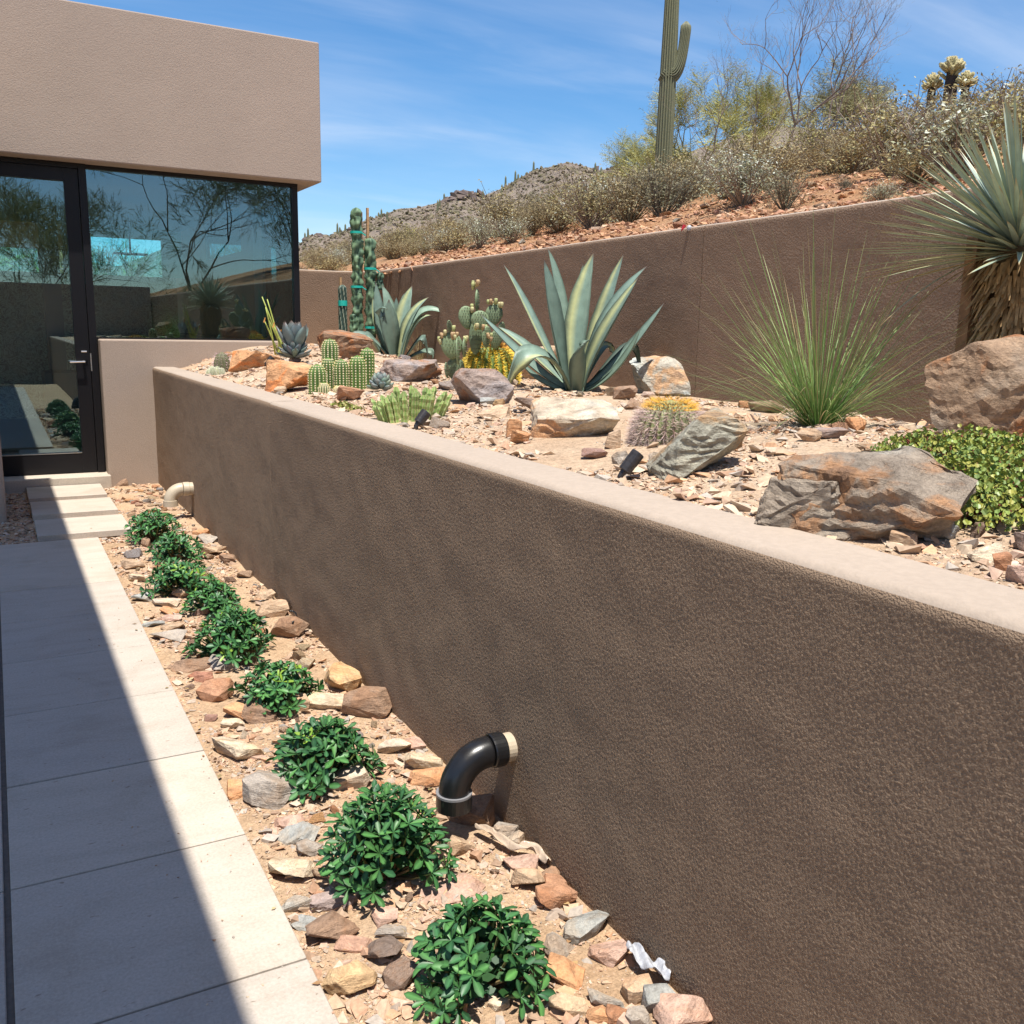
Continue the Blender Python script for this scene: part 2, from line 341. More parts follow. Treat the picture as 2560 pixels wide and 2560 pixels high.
tag(ob('hillside', grid_mesh('hillside', gx, gy, hill_z, M_HILL, lambda x, y: (x > 0.09 + float(np.interp(y, [q[1] for q in FW[:3:-1]], [q[0] for q in FW[:3:-1]])) if y < 11.6 else (x > 2.78 if y < 18 else True)))), 'rusty rock-strewn hillside rising behind the far wall', kind='structure')
g = MB(); g.add([(-1500, -1500, -0.36), (1500, -1500, -0.36), (1500, 1500, -0.36), (-1500, 1500, -0.36)], [(0, 1, 2, 3)])
tag(g.build('desert_ground', M_BEDG), 'flat desert ground', kind='structure')

# far hill: ridge heights measured along the skyline
RIDGE = [(744, 622), (774, 595), (825, 595), (867, 578), (910, 552), (961, 535), (995, 522), (1046, 518), (1088, 510), (1113, 497), (1147, 484), (1173, 487), (1207, 493), (1249, 476), (1292, 450), (1334, 429), (1368, 421), (1419, 404), (1461, 414), (1504, 423), (1534, 414), (1600, 420)]
tab = []
for u, v in RIDGE:
    d = ray(u, v); tab.append((math.atan2(d.x, d.y), d.z / math.hypot(d.x, d.y)))
tab = [(-0.9, 0.03), (-0.2, 0.05), (0.0, 0.062), (0.05, 0.072), (0.08, 0.055), (0.11, 0.05), (0.15, 0.068), (0.19, 0.082), (0.24, 0.074)] + tab + [(0.75, 0.2), (1.2, 0.16)]
def ridge(az): return float(np.interp(az, [t[0] for t in tab], [t[1] for t in tab]))
RF = 270.0
def far_pt(az, r):
    t = (r - 55) / (RF - 55); e = ridge(az)
    z = CAM.z + r * e * (0.30 + 0.70 * min(t, 1.0)) - (0 if t <= 1 else (r - RF) * 0.5)
    x, y = r * math.sin(az), r * math.cos(az)
    k = min(1, max(0, t * 3)) * (1 - 0.75 * max(0, 1 - abs(t - 1) * 6))
    z += k * (3.2 * noise.noise((x * 0.035, y * 0.035, 0)) + 1.3 * noise.noise((x * 0.13, y * 0.13, 5)) + 0.8 * abs(noise.noise((x * 0.3, y * 0.3, 9))))
    if t <= 0.05: z -= 3
    return Vector((x, y, z))
azs = lin(-0.9, 0.15, 0.012)[:-1] + lin(0.15, 0.75, 0.0028)[:-1] + lin(0.75, 1.2, 0.02); rs = lin(55, RF, 4.2) + [RF + 8, RF + 30, RF + 80]
V = []; Fc = []
for r in rs:
    for a in azs: V.append(far_pt(a, r))
na = len(azs)
for j in range(len(rs) - 1):
    for i in range(na - 1): Fc.append((j * na + i, j * na + i + 1, (j + 1) * na + i + 1, (j + 1) * na + i))
tag(ob('far_hill', mesh('far_hill', V, Fc, M_FAR)), 'distant brown desert hill with cactus along its ridge', kind='structure')

# ------------------------------------------------------------------ walkway
X_L, X_R, PW, JT = -0.07, 0.54, 0.61, 0.008
walk = MB(); walk.box((-1.9, -4.2, -0.06), (X_R - 0.004, 6.786, -0.010))
wk = walk.build('walkway', M_GROUT); tag(wk, 'walk of square pale limestone pavers along the planting bed', kind='structure')
pv = {}
def slab(w, dpt, h, j=0.0):
    b = MB(); b.box((0, 0, -h), (w, dpt, 0)); me = mesh('paver', b.v, b.f, M_PAVE, b.c)
    bm = bmesh.new(); bm.from_mesh(me); bmesh.ops.bevel(bm, geom=bm.edges[:], offset=0.0025, segments=1, affect='EDGES'); bm.to_mesh(me); bm.free(); return me
pme = slab(PW - JT, PW - JT, 0.03); pmn = slab(PW - 0.012, PW - JT, 0.03)
y = 6.79
for k in range(18):
    y0 = y - PW * (k + 1)
    for i, x0 in enumerate((X_L, X_L - PW, X_L - 2 * PW, X_L - 3 * PW)):
        o = ob('paver', pme if i == 0 else pmn, wk, (x0 + (JT / 2 if i == 0 else 0), y0 + JT / 2, 0.0 + random.uniform(-0.0008, 0.0008)))
for i, (y0, lab) in enumerate(((8.52, 'square pale stepping stone nearest the door'), (7.77, 'square pale stepping stone in the middle between two others'), (6.98, 'square pale stepping stone nearest the paved walk'))):
    o = ob('stepping_stone', slab(0.60, 0.585, 0.045), None, (0.165 + 0.004 * i, y0, 0.0)); tag(o, lab, 'stepping stone', 'stepping stones before the door')

# ------------------------------------------------------------------ walls
_perm = np.random.default_rng(5).permutation(4096).astype(np.int64)
_grad = np.random.default_rng(6).normal(size=(4096, 3)); _grad /= np.linalg.norm(_grad, axis=1)[:, None]
def pnoise(P):
    """gradient noise on an (n,3) array"""
    I = np.floor(P).astype(np.int64); Fr = P - I; U = Fr * Fr * Fr * (Fr * (Fr * 6 - 15) + 10); out = 0
    for dx in (0, 1):
        for dy in (0, 1):
            for dz in (0, 1):
                h = _perm[(_perm[(_perm[(I[:, 0] + dx) & 4095] + I[:, 1] + dy) & 4095] + I[:, 2] + dz) & 4095]
                g_ = (_grad[h] * (Fr - np.array([dx, dy, dz]))).sum(1)
                w = (U[:, 0] if dx else 1 - U[:, 0]) * (U[:, 1] if dy else 1 - U[:, 1]) * (U[:, 2] if dz else 1 - U[:, 2])
                out = out + w * g_
    return out
def wall_panel(name, path, thick, z0, z1, mat, parent, rad=0.03, step=lambda x, y: 0.05, zstep=0.02, seed=0.0, side=1, amp=0.003, relief=0.0, rs=90.0):
    """a trowelled wall swept along a path (its visible face) with a rounded top and real surface relief"""
    P2 = [Vector((*p, 0)) for p in path]; pts = []
    for a, b in zip(P2[:-1], P2[1:]):
        L = (b - a).length; q = 0.0; seg = [a]
        while True:
            p = a + (b - a) * (q / L); q += step(p.x, p.y)
            if q >= L - 1e-4: break
            seg.append(a + (b - a) * (q / L))
        pts += seg
    pts.append(P2[-1]); n = max(3, int((z1 - rad - z0) / zstep)); prof = [(0, z0 + (z1 - rad - z0) * k / n) for k in range(n + 1)]
    na_ = max(6, int(rad * 1.57 / zstep)); prof += [(rad * (1 - math.cos(math.pi / 2 * k / na_)), z1 - rad + rad * math.sin(math.pi / 2 * k / na_)) for k in range(1, na_ + 1)]
    nt = max(3, int((thick - 2 * rad) / max(zstep, .006))); prof += [(rad + (thick - 2 * rad) * k / nt, z1) for k in range(1, nt)]
    prof += [(thick - rad + rad * math.sin(math.pi / 2 * k / 5), z1 - rad + rad * math.cos(math.pi / 2 * k / 5)) for k in range(0, 6)] + [(thick, z0)]
    pr = np.array(prof); m = len(prof); dn = np.gradient(pr, axis=0); nr = np.stack([-dn[:, 1], dn[:, 0]], 1); nr /= np.linalg.norm(nr, axis=1)[:, None] + 1e-9
    PT = np.array([p[:] for p in pts]); T = np.gradient(PT, axis=0); T /= np.linalg.norm(T, axis=1)[:, None]; Q = np.stack([T[:, 1], -T[:, 0], T[:, 2] * 0], 1) * side
    W = PT[:, None, :] + Q[:, None, :] * pr[None, :, 0, None]; W[:, :, 2] += pr[None, :, 1]
    Nn = Q[:, None, :] * nr[None, :, 0, None] + np.array([0, 0, 1.0]) * nr[None, :, 1, None]
    X = W.reshape(-1, 3) + np.array([seed, seed * .37, 0])
    d = amp * (pnoise(X * 2.2) + .7 * pnoise(X * 7))
    if relief:
        top = np.clip((np.tile(pr[:, 1], len(PT)) - (z1 - rad * 1.2)) / (rad * .6), 0, 1)
        d = d + relief * (1 - top * .88) * (pnoise(X * rs) + .6 * pnoise(X * rs * 1.7 + 7))
    W = W.reshape(-1, 3) + Nn.reshape(-1, 3) * d[:, None]; k = len(PT)
    ii, jj = np.meshgrid(np.arange(k - 1), np.arange(m - 1), indexing='ij'); a_ = (ii * m + jj).ravel(); Fc = np.stack([a_, a_ + 1, a_ + m + 1, a_ + m], 1)
    if side < 0: pass
    me = np_mesh(name, W, Fc, mat, None, True); me.materials.append(M_TOP_LIT); jt = np.abs(nr[:, 1]) >= 0.55; me.polygons.foreach_set('material_index', (jt[jj] & (pr[jj, 1] > z1 - rad * 1.1)).ravel().astype(np.int32))  # up-facing faces take the painted sunlit tone
    o = ob(name, me, parent)
    cap = MB()
    for idx in (0, k - 1):
        ring = [Vector(W[idx * m + j]) for j in range(m)]; cap.add(ring, [tuple(range(m))])
    cap.build('wall_end', mat, o); return o
gw = thing('garden_wall', 'low rough tan stucco wall holding up the cactus bed beside the walk', 'wall', (1.28, 5, -0.05))
GX, GT = 1.28, 0.215
def gstep(x, y): y += 5; return 0.0027 if 0.62 < y < 2.5 else (0.0046 if 2.5 <= y < 5.1 else (0.009 if y >= 5.1 else 0.03))
for a, b, zs in ((9.22, 5.0335, 0.009), (5.0295, -0.0, 0.0031), (-0.005, -8, 0.05)):
    wall_panel('wall_panel', [(0, a - 5), (0, b - 5)], GT, -0.12, 1.043 + 0.05, M_FACE_SHADE, gw, 0.032, gstep, zs, a, -1, 0.004, 0.0016 if zs < .02 else 0, 200.0)
jb = MB(gw.location); jb.box((1.288, 5.0295, -0.12), (1.49, 5.0335, 1.03)); jb.build('joint_strip', M_GROUT, gw)
fw = thing('far_wall', 'tall dark-shaded brown stucco wall between the cactus bed and the hillside', 'wall', (4, 5, 0.7))
def sub(p, q): return [(x - 4, y - 5) for x, y in FW[p:q]]
jx, jy = FW[8]
def fstep(x, y): y += 5; return 0.014 if y > 1.4 else 0.06
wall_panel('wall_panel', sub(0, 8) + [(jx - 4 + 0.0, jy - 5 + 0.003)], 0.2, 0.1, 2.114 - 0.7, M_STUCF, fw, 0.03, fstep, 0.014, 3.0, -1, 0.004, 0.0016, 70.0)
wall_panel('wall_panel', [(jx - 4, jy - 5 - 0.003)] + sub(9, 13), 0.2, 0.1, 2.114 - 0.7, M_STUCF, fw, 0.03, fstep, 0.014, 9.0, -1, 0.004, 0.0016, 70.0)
jb = MB(fw.location); jb.box((jx + 0.006, jy - 0.003, 0.8), (jx + 0.18, jy + 0.003, 2.09)); jb.build('joint_strip', M_STUCF, fw)

# ------------------------------------------------------------------ house
YW, YG, ZS, ZT, FY, FX = 9.20, 9.40, 2.80, 4.055, 9.15, 2.905
hs = thing('house', 'modern tan stucco house with a deep fascia, dark glazed door and corner window', 'house', (1.5, 9.4, 0))
HO = hs.location
def hmesh(name, a, b, mat, parent=hs, bev=0.0, cuts=0):
    m = MB(HO); m.box(a, b); o = m.build(name, mat, parent, bevel=bev); return o
hmesh('fascia', (-6, FY, ZS), (FX, 17.2, ZT), M_STUCH, bev=0.012)
hmesh('low_wall', (0.847, YW, -0.2), (2.735, YG + 0.06, 1.289), M_STUCH, bev=0.014)
hmesh('side_wall', (2.50, YG + 0.063, -0.2), (2.733, 17.0, 1.287), M_STUCH)
sw = hmesh('upper_side_wall', (2.60, 10.7, 1.29), (2.731, 11.25, ZS - 0.003), M_STUCH); hmesh('upper_side_wall', (2.60, 11.25, 1.29), (2.731, 13.6, 2.27), M_STUCH); hmesh('upper_side_wall', (2.60, 13.6, 1.29), (2.731, 17.0, ZS - 0.003), M_STUCH)
hmesh('threshold', (-0.5, 9.12, -0.2), (0.862, YG + 0.02, 0.065), M_PAVE, bev=0.006)
# interior
hmesh('room_floor', (-6, YG + 0.07, -0.2), (2.49, 15.1, 0.06), M_INTF)
hmesh('room_ceiling', (-5.9, YG + 0.1, 2.775), (2.59, 15.1, 2.797), M_INTC)
hmesh('back_wall', (-6, 15.0, 0.06), (2.49, 15.18, 2.10), M_SWIRL)
hmesh('back_wall', (0.98, 15.0, 2.103), (1.352, 15.18, 2.773), M_INT)
hmesh('back_wall', (-6, 15.0, 2.43), (0.977, 15.18, 2.773), plain('tan_beam', (0.42, 0.30, 0.17), 0.8))
hmesh('back_wall', (0.66, 14.98, 2.103), (0.80, 15.17, 2.428), M_INT)
hmesh('room_partition', (-6, 9.5, 0.06), (-5.9, 15, 2.773), M_INT)
hmesh('room_pier', (0.60, 13.0, 0.06), (0.80, 13.2, 2.774), M_INT)
hmesh('rear_window_pane', (1.355, 15.07, 2.105), (2.6, 15.076, 2.77), M_GLASSB)
hmesh('rear_window_pane', (-6, 15.07, 2.105), (0.655, 15.076, 2.425), M_GLASSB)
f = MB(HO); f.tube([(1.62, 13, 2.77), (1.62, 13, 2.30)], 0.012, 8); f.box((1.42, 12.95, 2.275), (1.82, 13.05, 2.30)); f.build('ceiling_fan', M_FRAME, hs)
f = MB(HO); f.box((0.5, 12.0, 0.06), (1.9, 12.8, 0.85)); f.build('counter', M_INT, hs)
# corner window
wf = MB(HO)
wf.box((0.838, YG - 0.02, 2.765), (2.733, YG + 0.05, ZS - 0.002)); wf.box((0.838, YG - 0.02, 1.291), (2.733, YG + 0.05, 1.302)); wf.box((2.675, YG - 0.019, 1.303), (2.732, YG + 0.05, 2.764))
wfo = wf.build('window', M_FRAME, hs)
hmesh('pane', (0.839, YG + 0.012, 1.303), (2.674, YG + 0.018, 2.764), M_GLASS, wfo)
wf = MB(HO); wf.box((2.68, YG + 0.052, 2.767), (2.73, 10.7, ZS - 0.004)); wf2 = wf.build('side_window', M_FRAME, hs); wf = MB(HO); wf.box((2.68, YG + 0.052, 1.292), (2.73, 10.7, 1.304)); wf.build('sill', M_FRAME, wf2)
hmesh('pane', (2.70, YG + 0.055, 1.305), (2.706, 10.70, 2.766), M_GLASSB, wf2)
hmesh('clerestory_pane', (2.66, 11.25, 2.272), (2.666, 13.6, ZS - 0.005), M_GLASSB)
# door
df = MB(HO); df.box((0.775, YG - 0.05, 0.068), (0.8365, YG + 0.05, ZS - 0.003)); df.box((-0.32, YG - 0.05, 2.755), (0.774, YG + 0.05, ZS - 0.003)); df.box((-0.36, YG - 0.05, 0.068), (-0.322, YG + 0.05, ZS - 0.003))
df.build('door_frame', M_FRAME, hs)
dl = MB(HO); x0, x1 = -0.318, 0.770
dl.box((0.655, YG - 0.03, 0.072), (x1, YG + 0.03, 2.752)); dl.box((x0, YG - 0.03, 0.072), (x0 + 0.115, YG + 0.03, 2.752))
dl.box((x0 + 0.1155, YG - 0.03, 2.645), (0.6545, YG + 0.03, 2.752)); dl.box((x0 + 0.1155, YG - 0.03, 0.072), (0.6545, YG + 0.03, 0.250))
door = dl.build('door', M_FRAME, hs)
hmesh('glass', (x0 + 0.116, YG + 0.006, 0.251), (0.654, YG + 0.012, 2.644), M_GLASS, door)
hh = MB(HO); hz_ = 1.085
hh.tube([(0.715, YG - 0.03, hz_), (0.715, YG - 0.085, hz_)], 0.011, 10); hh.tube([(0.725, YG - 0.082, hz_), (0.60, YG - 0.082, hz_ - 0.004)], 0.009, 8); hh.build('handle', M_STEEL, door); hh = MB(HO); hh.tube([(0.70, YG - 0.06, 1.175), (0.745, YG - 0.06, 1.175)], 0.008, 8); hh.build('thumb_turn', M_STEEL, door)
hh = MB(HO); hh.box((0.7715, YG - 0.054, 1.0), (0.782, YG - 0.050, 1.16)); hh.build('strike_plate', M_STEEL, door); hh = MB(HO); hh.box((x0 + 0.13, YG - 0.034, 0.2515), (0.652, YG - 0.005, 0.257)); hh.build('glazing_bead', M_STEEL, door)
# left pier; unseen roof slab inferred from its shadow, narrowed to let skylight in
lw = thing('porch', 'tan stucco pier and unseen roof slab at the left edge of the walk', 'porch', (-0.6, 7.9, 0)); HO2 = lw.location
m = MB(HO2); m.box((-0.9, 7.80, -0.15), (0.0, 9.10, 2.9)); m.build('pier', M_STUCH, lw, bevel=0.02)
m = MB(HO2); m.box((-1.2, -7, 3.97), (0.123, 8.02, 4.11)); m.build('roof_slab', M_STUCH, lw)
for py in (-6.8, -2, 3): m = MB(HO2); m.box((-1.15, py, -0.15), (-0.95, py + .2, 3.968)); m.build('post', M_STUCH, lw)
m = MB((-1, -8, 0)); m.box((-6, -8.2, -0.36), (3.78, -8.0, 2.35)); o = m.build('rear_wall', M_STUCH, None, loc=Vector((-1, -8, 0))); tag(o, 'shaded stucco wall across the far end of the walk, mirrored in the glass', 'wall')

# ------------------------------------------------------------------ stones
def hull(seed, n=22, box=0.62, dims=(1, 1, 1)):
    r = random.Random(seed); bm = bmesh.new(); pts = []
    for _ in range(n):
        d = Vector((r.gauss(0, 1), r.gauss(0, 1), r.gauss(0, 1))).normalized()
        p = Vector([math.copysign(abs(c) ** box, c) for c in d]) * r.uniform(0.86, 1.0)
        pts.append(p)
    # cut by a few random planes for straight broken faces
    for _ in range(5):
        nrm = Vector((r.gauss(0, 1), r.gauss(0, 1), r.gauss(0, 0.7))).normalized(); lim = r.uniform(0.62, 0.86)
        pts = [p - nrm * max(0, p.dot(nrm) - lim) for p in pts]
    mx = [max(abs(p[i]) for p in pts) for i in range(3)]
    for p in pts: bm.verts.new([p[i] / mx[i] * dims[i] * 0.5 for i in range(3)])
    ret = bmesh.ops.convex_hull(bm, input=bm.verts[:])
    bmesh.ops.delete(bm, geom=list({e for e in ret['geom_interior'] + ret['geom_unused'] if isinstance(e, bmesh.types.BMVert)}), context='VERTS')
    bmesh.ops.dissolve_limit(bm, angle_limit=R(9), verts=bm.verts[:], edges=bm.edges[:])
    return bm
def rock_mesh(name, seed, mat, dims, n=22, cuts=0, disp=0.0, layer=0.0, freq=3.0, box=0.75, chip=0.02):
    bm = hull(seed, n, box, dims); mn = min(dims)
    bmesh.ops.bevel(bm, geom=bm.edges[:], offset=chip * mn, segments=1, affect='EDGES', clamp_overlap=True)
    if cuts:
        bmesh.ops.triangulate(bm, faces=bm.faces[:])
        for _ in range(cuts):
            lim = 0.09 * max(dims) if cuts < 3 else 0.05 * max(dims)
            es = [e for e in bm.edges if e.calc_length() > lim]
            if es: bmesh.ops.subdivide_edges(bm, edges=es, cuts=1); bmesh.ops.triangulate(bm, faces=[f for f in bm.faces if len(f.verts) > 3])
        bm.normal_update(); r = random.Random(seed + 5); tilt = Vector((r.uniform(-0.35, 0.35), r.uniform(-0.35, 0.35), 1)).normalized(); o = Vector((seed * 1.7, seed * 0.3, 0))
        sc = max(dims)
        new = []
        for v in bm.verts:
            q = v.co / sc * freq + o
            k = noise.noise(q) * 0.6 + noise.noise(q * 2.3) * 0.35 + noise.noise(q * 5.1) * 0.2
            h = v.co.dot(tilt) / sc
            st = (abs(((h * 11 + noise.noise(q * 1.2) * 1.5) % 1.0) - 0.5) - 0.25)
            side = 1 - abs(v.normal.dot(tilt))
            new.append(v.co + v.normal * sc * (disp * k + layer * st * side))
        for v, c in zip(bm.verts, new): v.co = c
    me = bpy.data.meshes.new(name); bm.to_mesh(me); bm.free(); me.materials.append(mat); return me
PAL = dict(lichen=(0.31, 0.32, 0.275), umber=(0.25, 0.165, 0.11), crag=(0.235, 0.205, 0.175), cream=(0.56, 0.46, 0.33), tan=(0.44, 0.31, 0.205), orange=(0.52, 0.265, 0.125), rust=(0.36, 0.175, 0.095), brown=(0.235, 0.145, 0.095), grey=(0.31, 0.28, 0.245),
           bluegrey=(0.275, 0.30, 0.295), pink=(0.46, 0.30, 0.235), ochre=(0.50, 0.33, 0.17), dark=(0.14, 0.105, 0.09), red=(0.36, 0.15, 0.095), purple=(0.27, 0.215, 0.205), white=(0.43, 0.42, 0.38), pale=(0.50, 0.42, 0.33))
def jit(c, a=0.08): k = 1 + random.uniform(-a, a); return tuple(max(0.01, x * k * (1 + random.uniform(-a, a) * 0.4)) for x in c)
placed = {'low': [], 'bed': [], 'hill': []}
def put_stone(name, p, dims, color, kind, label, cat='stone', group=None, me=None, yaw=None, tilt=0.14, seed=0, sink=0.2, cuts=1, disp=0.035, layer=0.02, mat=None, n=20, box=0.62, rx=0.0):
    if me is None:
        me = rock_mesh(name, seed, mat or M_STONE, dims, n, cuts, disp, layer, 3.0, box); scl = (1, 1, 1)
    else: scl = dims
    o = ob(name, me, None, (p.x, p.y, p.z + dims[2] * (0.5 - sink)), color); o.scale = scl
    o.rotation_euler = (rx + random.gauss(0, tilt), random.gauss(0, tilt), random.uniform(0, 6.28) if yaw is None else yaw)
    placed[kind].append((p.x, p.y, 0.5 * max(dims[0], dims[1])))
    return tag(o, label, cat, group)
# prominent stones of the narrow bed: u, v of the centre, width in photo px, aspect depth, height factor, colour, label
LOW = [
 (596, 1873, 112, .75, .45, 'cream', 'large cream fissured stone lying near the walk before the seventh shrub'),
 (682, 1980, 118, .85, .62, 'grey', 'big grey-brown wedge-shaped stone by the walk between two shrubs'),
 (612, 1970, 70, .9, .4, 'orange', 'orange-and-white stone leaning on the big grey wedge stone'),
 (768, 1989, 54, .8, .6, 'red', 'small red stone right of the big grey wedge stone'),
 (852, 1952, 125, .6, .35, 'pale', 'flat grey-tan slab under the front of the seventh shrub'),
 (488, 1663, 96, .5, .35, 'brown', 'long reddish-brown slab close to the walk below the fifth shrub'),
 (502, 1692, 58, .7, .5, 'red', 'dark red block tucked under the long reddish-brown slab'),
 (560, 1663, 68, .8, .45, 'grey', 'grey-and-rust stone right of the long reddish-brown slab'),
 (540, 1738, 78, .85, .7, 'rust', 'rust-brown block left of the sixth shrub'),
 (660, 1784, 76, .9, .7, 'brown', 'squarish brown stone standing in front of the sixth shrub'),
 (752, 1763, 54, .8, .7, 'tan', 'tan lumpy stone just right of the squarish brown stone'),
 (824, 1755, 88, .7, .45, 'cream', 'cream flat-topped stone in front of the ochre block'),
 (860, 1708, 92, .8, .6, 'ochre', 'bright ochre-yellow block beside the stucco wall'),
 (940, 1765, 104, .8, .75, 'brown', 'brown slab propped up against the stucco wall'),
 (600, 1782, 62, .8, .5, 'orange', 'orange-pink stone left of the squarish brown stone'),
 (582, 1812, 48, .7, .6, 'cream', 'small upright cream stone above the large cream fissured stone'),
 (726, 1582, 80, .8, .7, 'brown', 'dark layered stone by the wall right of the fifth shrub'),
 (682, 1530, 68, .8, .6, 'tan', 'tan ridged stone by the wall under the drip tube loop'),
 (992, 1868, 78, .7, .4, 'pale', 'thin grey-tan stone right of the seventh shrub'),
 (1052, 1862, 52, .9, .6, 'pink', 'pinkish lump against the wall above the flat cream slab'),
 (1061, 1902, 98, .6, .35, 'cream', 'flat cream slab just above the black pipe elbow'),
 (1071, 1942, 82, .8, .55, 'orange', 'orange-tan stone left of the black pipe elbow'),
 (717, 2052, 74, .6, .3, 'pink', 'flat pinkish chip above the blue-grey slabs'),
 (745, 2087, 98, .6, .3, 'bluegrey', 'pale blue-grey slab left of the eighth shrub'),
 (742, 2178, 112, .62, .5, 'cream', 'big cream block with an orange face at the walk edge'),
 (776, 2122, 62, .8, .5, 'grey', 'grey splintered stone behind the cream-and-orange block'),
 (812, 2177, 58, .8, .5, 'tan', 'tan wedge right of the cream-and-orange block'),
 (833, 2255, 98, .5, .4, 'purple', 'long purplish-grey slab lying diagonally below the eighth shrub'),
 (742, 2261, 80, .6, .4, 'white', 'whitish layered stone at the walk edge'),
 (780, 2248, 58, .7, .5, 'rust', 'small rust stone between the whitish layered stone and purplish slab'),
 (768, 2306, 70, .7, .35, 'bluegrey', 'blue-grey flat stone left of the brown brick-like block'),
 (826, 2327, 115, .55, .55, 'brown', 'brown brick-like block standing on edge near the walk'),
 (882, 2358, 80, .6, .35, 'pink', 'long pale pink stone right of the brown brick-like block'),
 (956, 2385, 88, .85, .55, 'dark', 'dark brown stone with a tan skin left of the nearest shrub'),
 (978, 2330, 70, .7, .4, 'grey', 'light grey stone above the dark brown stone'),
 (962, 2292, 58, .9, .35, 'pink', 'flat pink stone left of the nearest shrub'),
 (876, 2449, 120, .72, .6, 'ochre', 'big ochre-brown layered stone at the front walk edge'),
 (1121, 2212, 150, .6, .2, 'pink', 'wide flat pink slab sunk in the soil between the two nearest shrubs'),
 (1144, 2121, 66, .8, .7, 'tan', 'tan block right of the eighth shrub'),
 (1269, 2087, 58, .8, .8, 'grey', 'upright grey-brown stone at the wall below the pipe shadow'),
 (1303, 2101, 45, .8, .8, 'pale', 'small pale stone wedged between the wall and upright grey-brown stone'),
 (1303, 2163, 78, .75, .5, 'pink', 'pinkish flat-faced stone under the clear plastic strip'),
 (1318, 2206, 70, .8, .7, 'tan', 'tan stone with a dark brown side, below the pinkish flat-faced stone'),
 (1375, 2195, 54, .7, .6, 'brown', 'small brown stone next to the end of the plastic strip'),
 (1415, 2204, 54, .7, .7, 'rust', 'rust-brown wedge touching the wall near the plastic strip'),
 (1389, 2246, 88, .7, .6, 'rust', 'craggy rust-red stone right of the nearest shrub'),
 (1463, 2320, 122, .65, .45, 'bluegrey', 'large smooth blue-grey slab tilted beside the wall'),
 (1531, 2377, 98, .75, .45, 'pink', 'pink slab below the large blue-grey slab'),
 (1397, 2369, 84, .9, .5, 'grey', 'rounded grey stone under the right side of the nearest shrub'),
 (1412, 2432, 84, .8, .4, 'orange', 'orange-brown stone half buried before the rounded grey stone'),
 (1594, 2482, 68, .9, .8, 'tan', 'tan angular block left of the white plastic scrap'),
 (1645, 2510, 84, .75, .7, 'bluegrey', 'blue-grey tilted stone below the white plastic scrap'),
 (1702, 2534, 125, .85, .6, 'pink', 'big pink-brown stone in the corner by the wall'),
 (1514, 2503, 82, .6, .45, 'white', 'whitish splintered stone at the front of the bed'),
 (1417, 2522, 92, .5, .5, 'cream', 'long cream layered stone lying diagonally at the front'),
 (1497, 2542, 64, .8, .5, 'orange', 'orange stone with a grey spot at the front edge'),
 (1545, 2546, 56, .8, .6, 'rust', 'rust-coloured pointed stone at the front edge'),
 (1596, 2552, 58, .9, .7, 'grey', 'grey upright stone at the front edge'),
 (1115, 2516, 92, .9, .5, 'tan', 'tan-pink stone in front of the nearest shrub'),
 (1247, 2512, 48, .7, .12, 'cream', 'thin pale chip lying flat before the nearest shrub'),
 (1148, 2492, 40, .8, .5, 'bluegrey', 'small grey-blue stone touching the tan-pink stone'),
 (359, 1496, 52, .6, .4, 'bluegrey', 'blue-grey slab by the walk left of the fourth shrub'),
 (415, 1506, 58, .7, .4, 'pale', 'pale grey stone right of the blue-grey slab near the fourth shrub'),
 (456, 1485, 48, .8, .6, 'tan', 'tan stone between the third and fourth shrubs'),
 (419, 1528, 46, .7, .3, 'orange', 'flat orange stone above a pink one near the walk'),
 (430, 1546, 46, .7, .3, 'pink', 'flat pink stone between orange and tan ones near the walk'),
 (438, 1564, 62, .6, .3, 'tan', 'flat tan stone above the pale grey slab left of the fifth shrub'),
 (424, 1588, 74, .55, .35, 'grey', 'pale grey slab left of the fifth shrub'),
 (382, 1559, 46, .7, .3, 'bluegrey', 'small grey flake close to the walk left of the fifth shrub'),
 (347, 1447, 50, .7, .4, 'cream', 'cream stone close to the walk beside the third shrub'),
 (328, 1412, 62, .6, .4, 'tan', 'tan curved stone close to the walk beside the second shrub'),
 (505, 1332, 36, .8, .4, 'orange', 'small orange stone at the wall right of the first shrub'),
 (519, 1352, 38, .8, .6, 'grey', 'small grey stone at the wall right of the second shrub'),
 (538, 1380, 56, .6, .5, 'tan', 'tan ridge-shaped stone at the wall right of the second shrub'),
 (573, 1402, 42, .7, .6, 'brown', 'brown stone at the wall right of the third shrub'),
 (676, 1493, 40, .9, .6, 'tan', 'tan cap-shaped stone at the wall by the wall joint'),
 (303, 1211, 28, .8, .9, 'brown', 'small upright brown stone near the threshold'),
 (1178, 2036, 125, .55, .55, 'brown', 'long dark brown stone under the mouth of the black pipe'),
]
SUBM = []
MEANC = (0.40, 0.29, 0.205)
PAL = {k_: tuple(.80 * a_ + .20 * b_ for a_, b_ in zip(c_, MEANC)) for k_, c_ in PAL.items()}
for i, (u, v, w, asp, hf, cn, lab) in enumerate(LOW):
    p = ground(u, v + 0.1 * w, 'low'); W = w / F * depth(p); dims = (W * 1.24, W * asp * 1.24, max(0.025, W * hf * 1.05))
    p.x = min(p.x, 1.27 - 0.42 * W) if p.x > 0.9 else max(p.x, 0.56 + 0.45 * min(dims[0], dims[1]))
    put_stone('stone', p, dims, PAL[cn], 'low', lab, 'stone', 'stones in the narrow planting bed', seed=100 + i, yaw=random.gauss(-0.5, 0.3), cuts=2, n=18, disp=0.03, layer=0.035)
for u, v, w in ((440, 1190, 230), (700, 2060, 60)): pass
VAR = [rock_mesh('stone', 900 + i, M_STONE, (1, 1, 1), 16, 1, 0.03, 0.02) for i in range(14)]
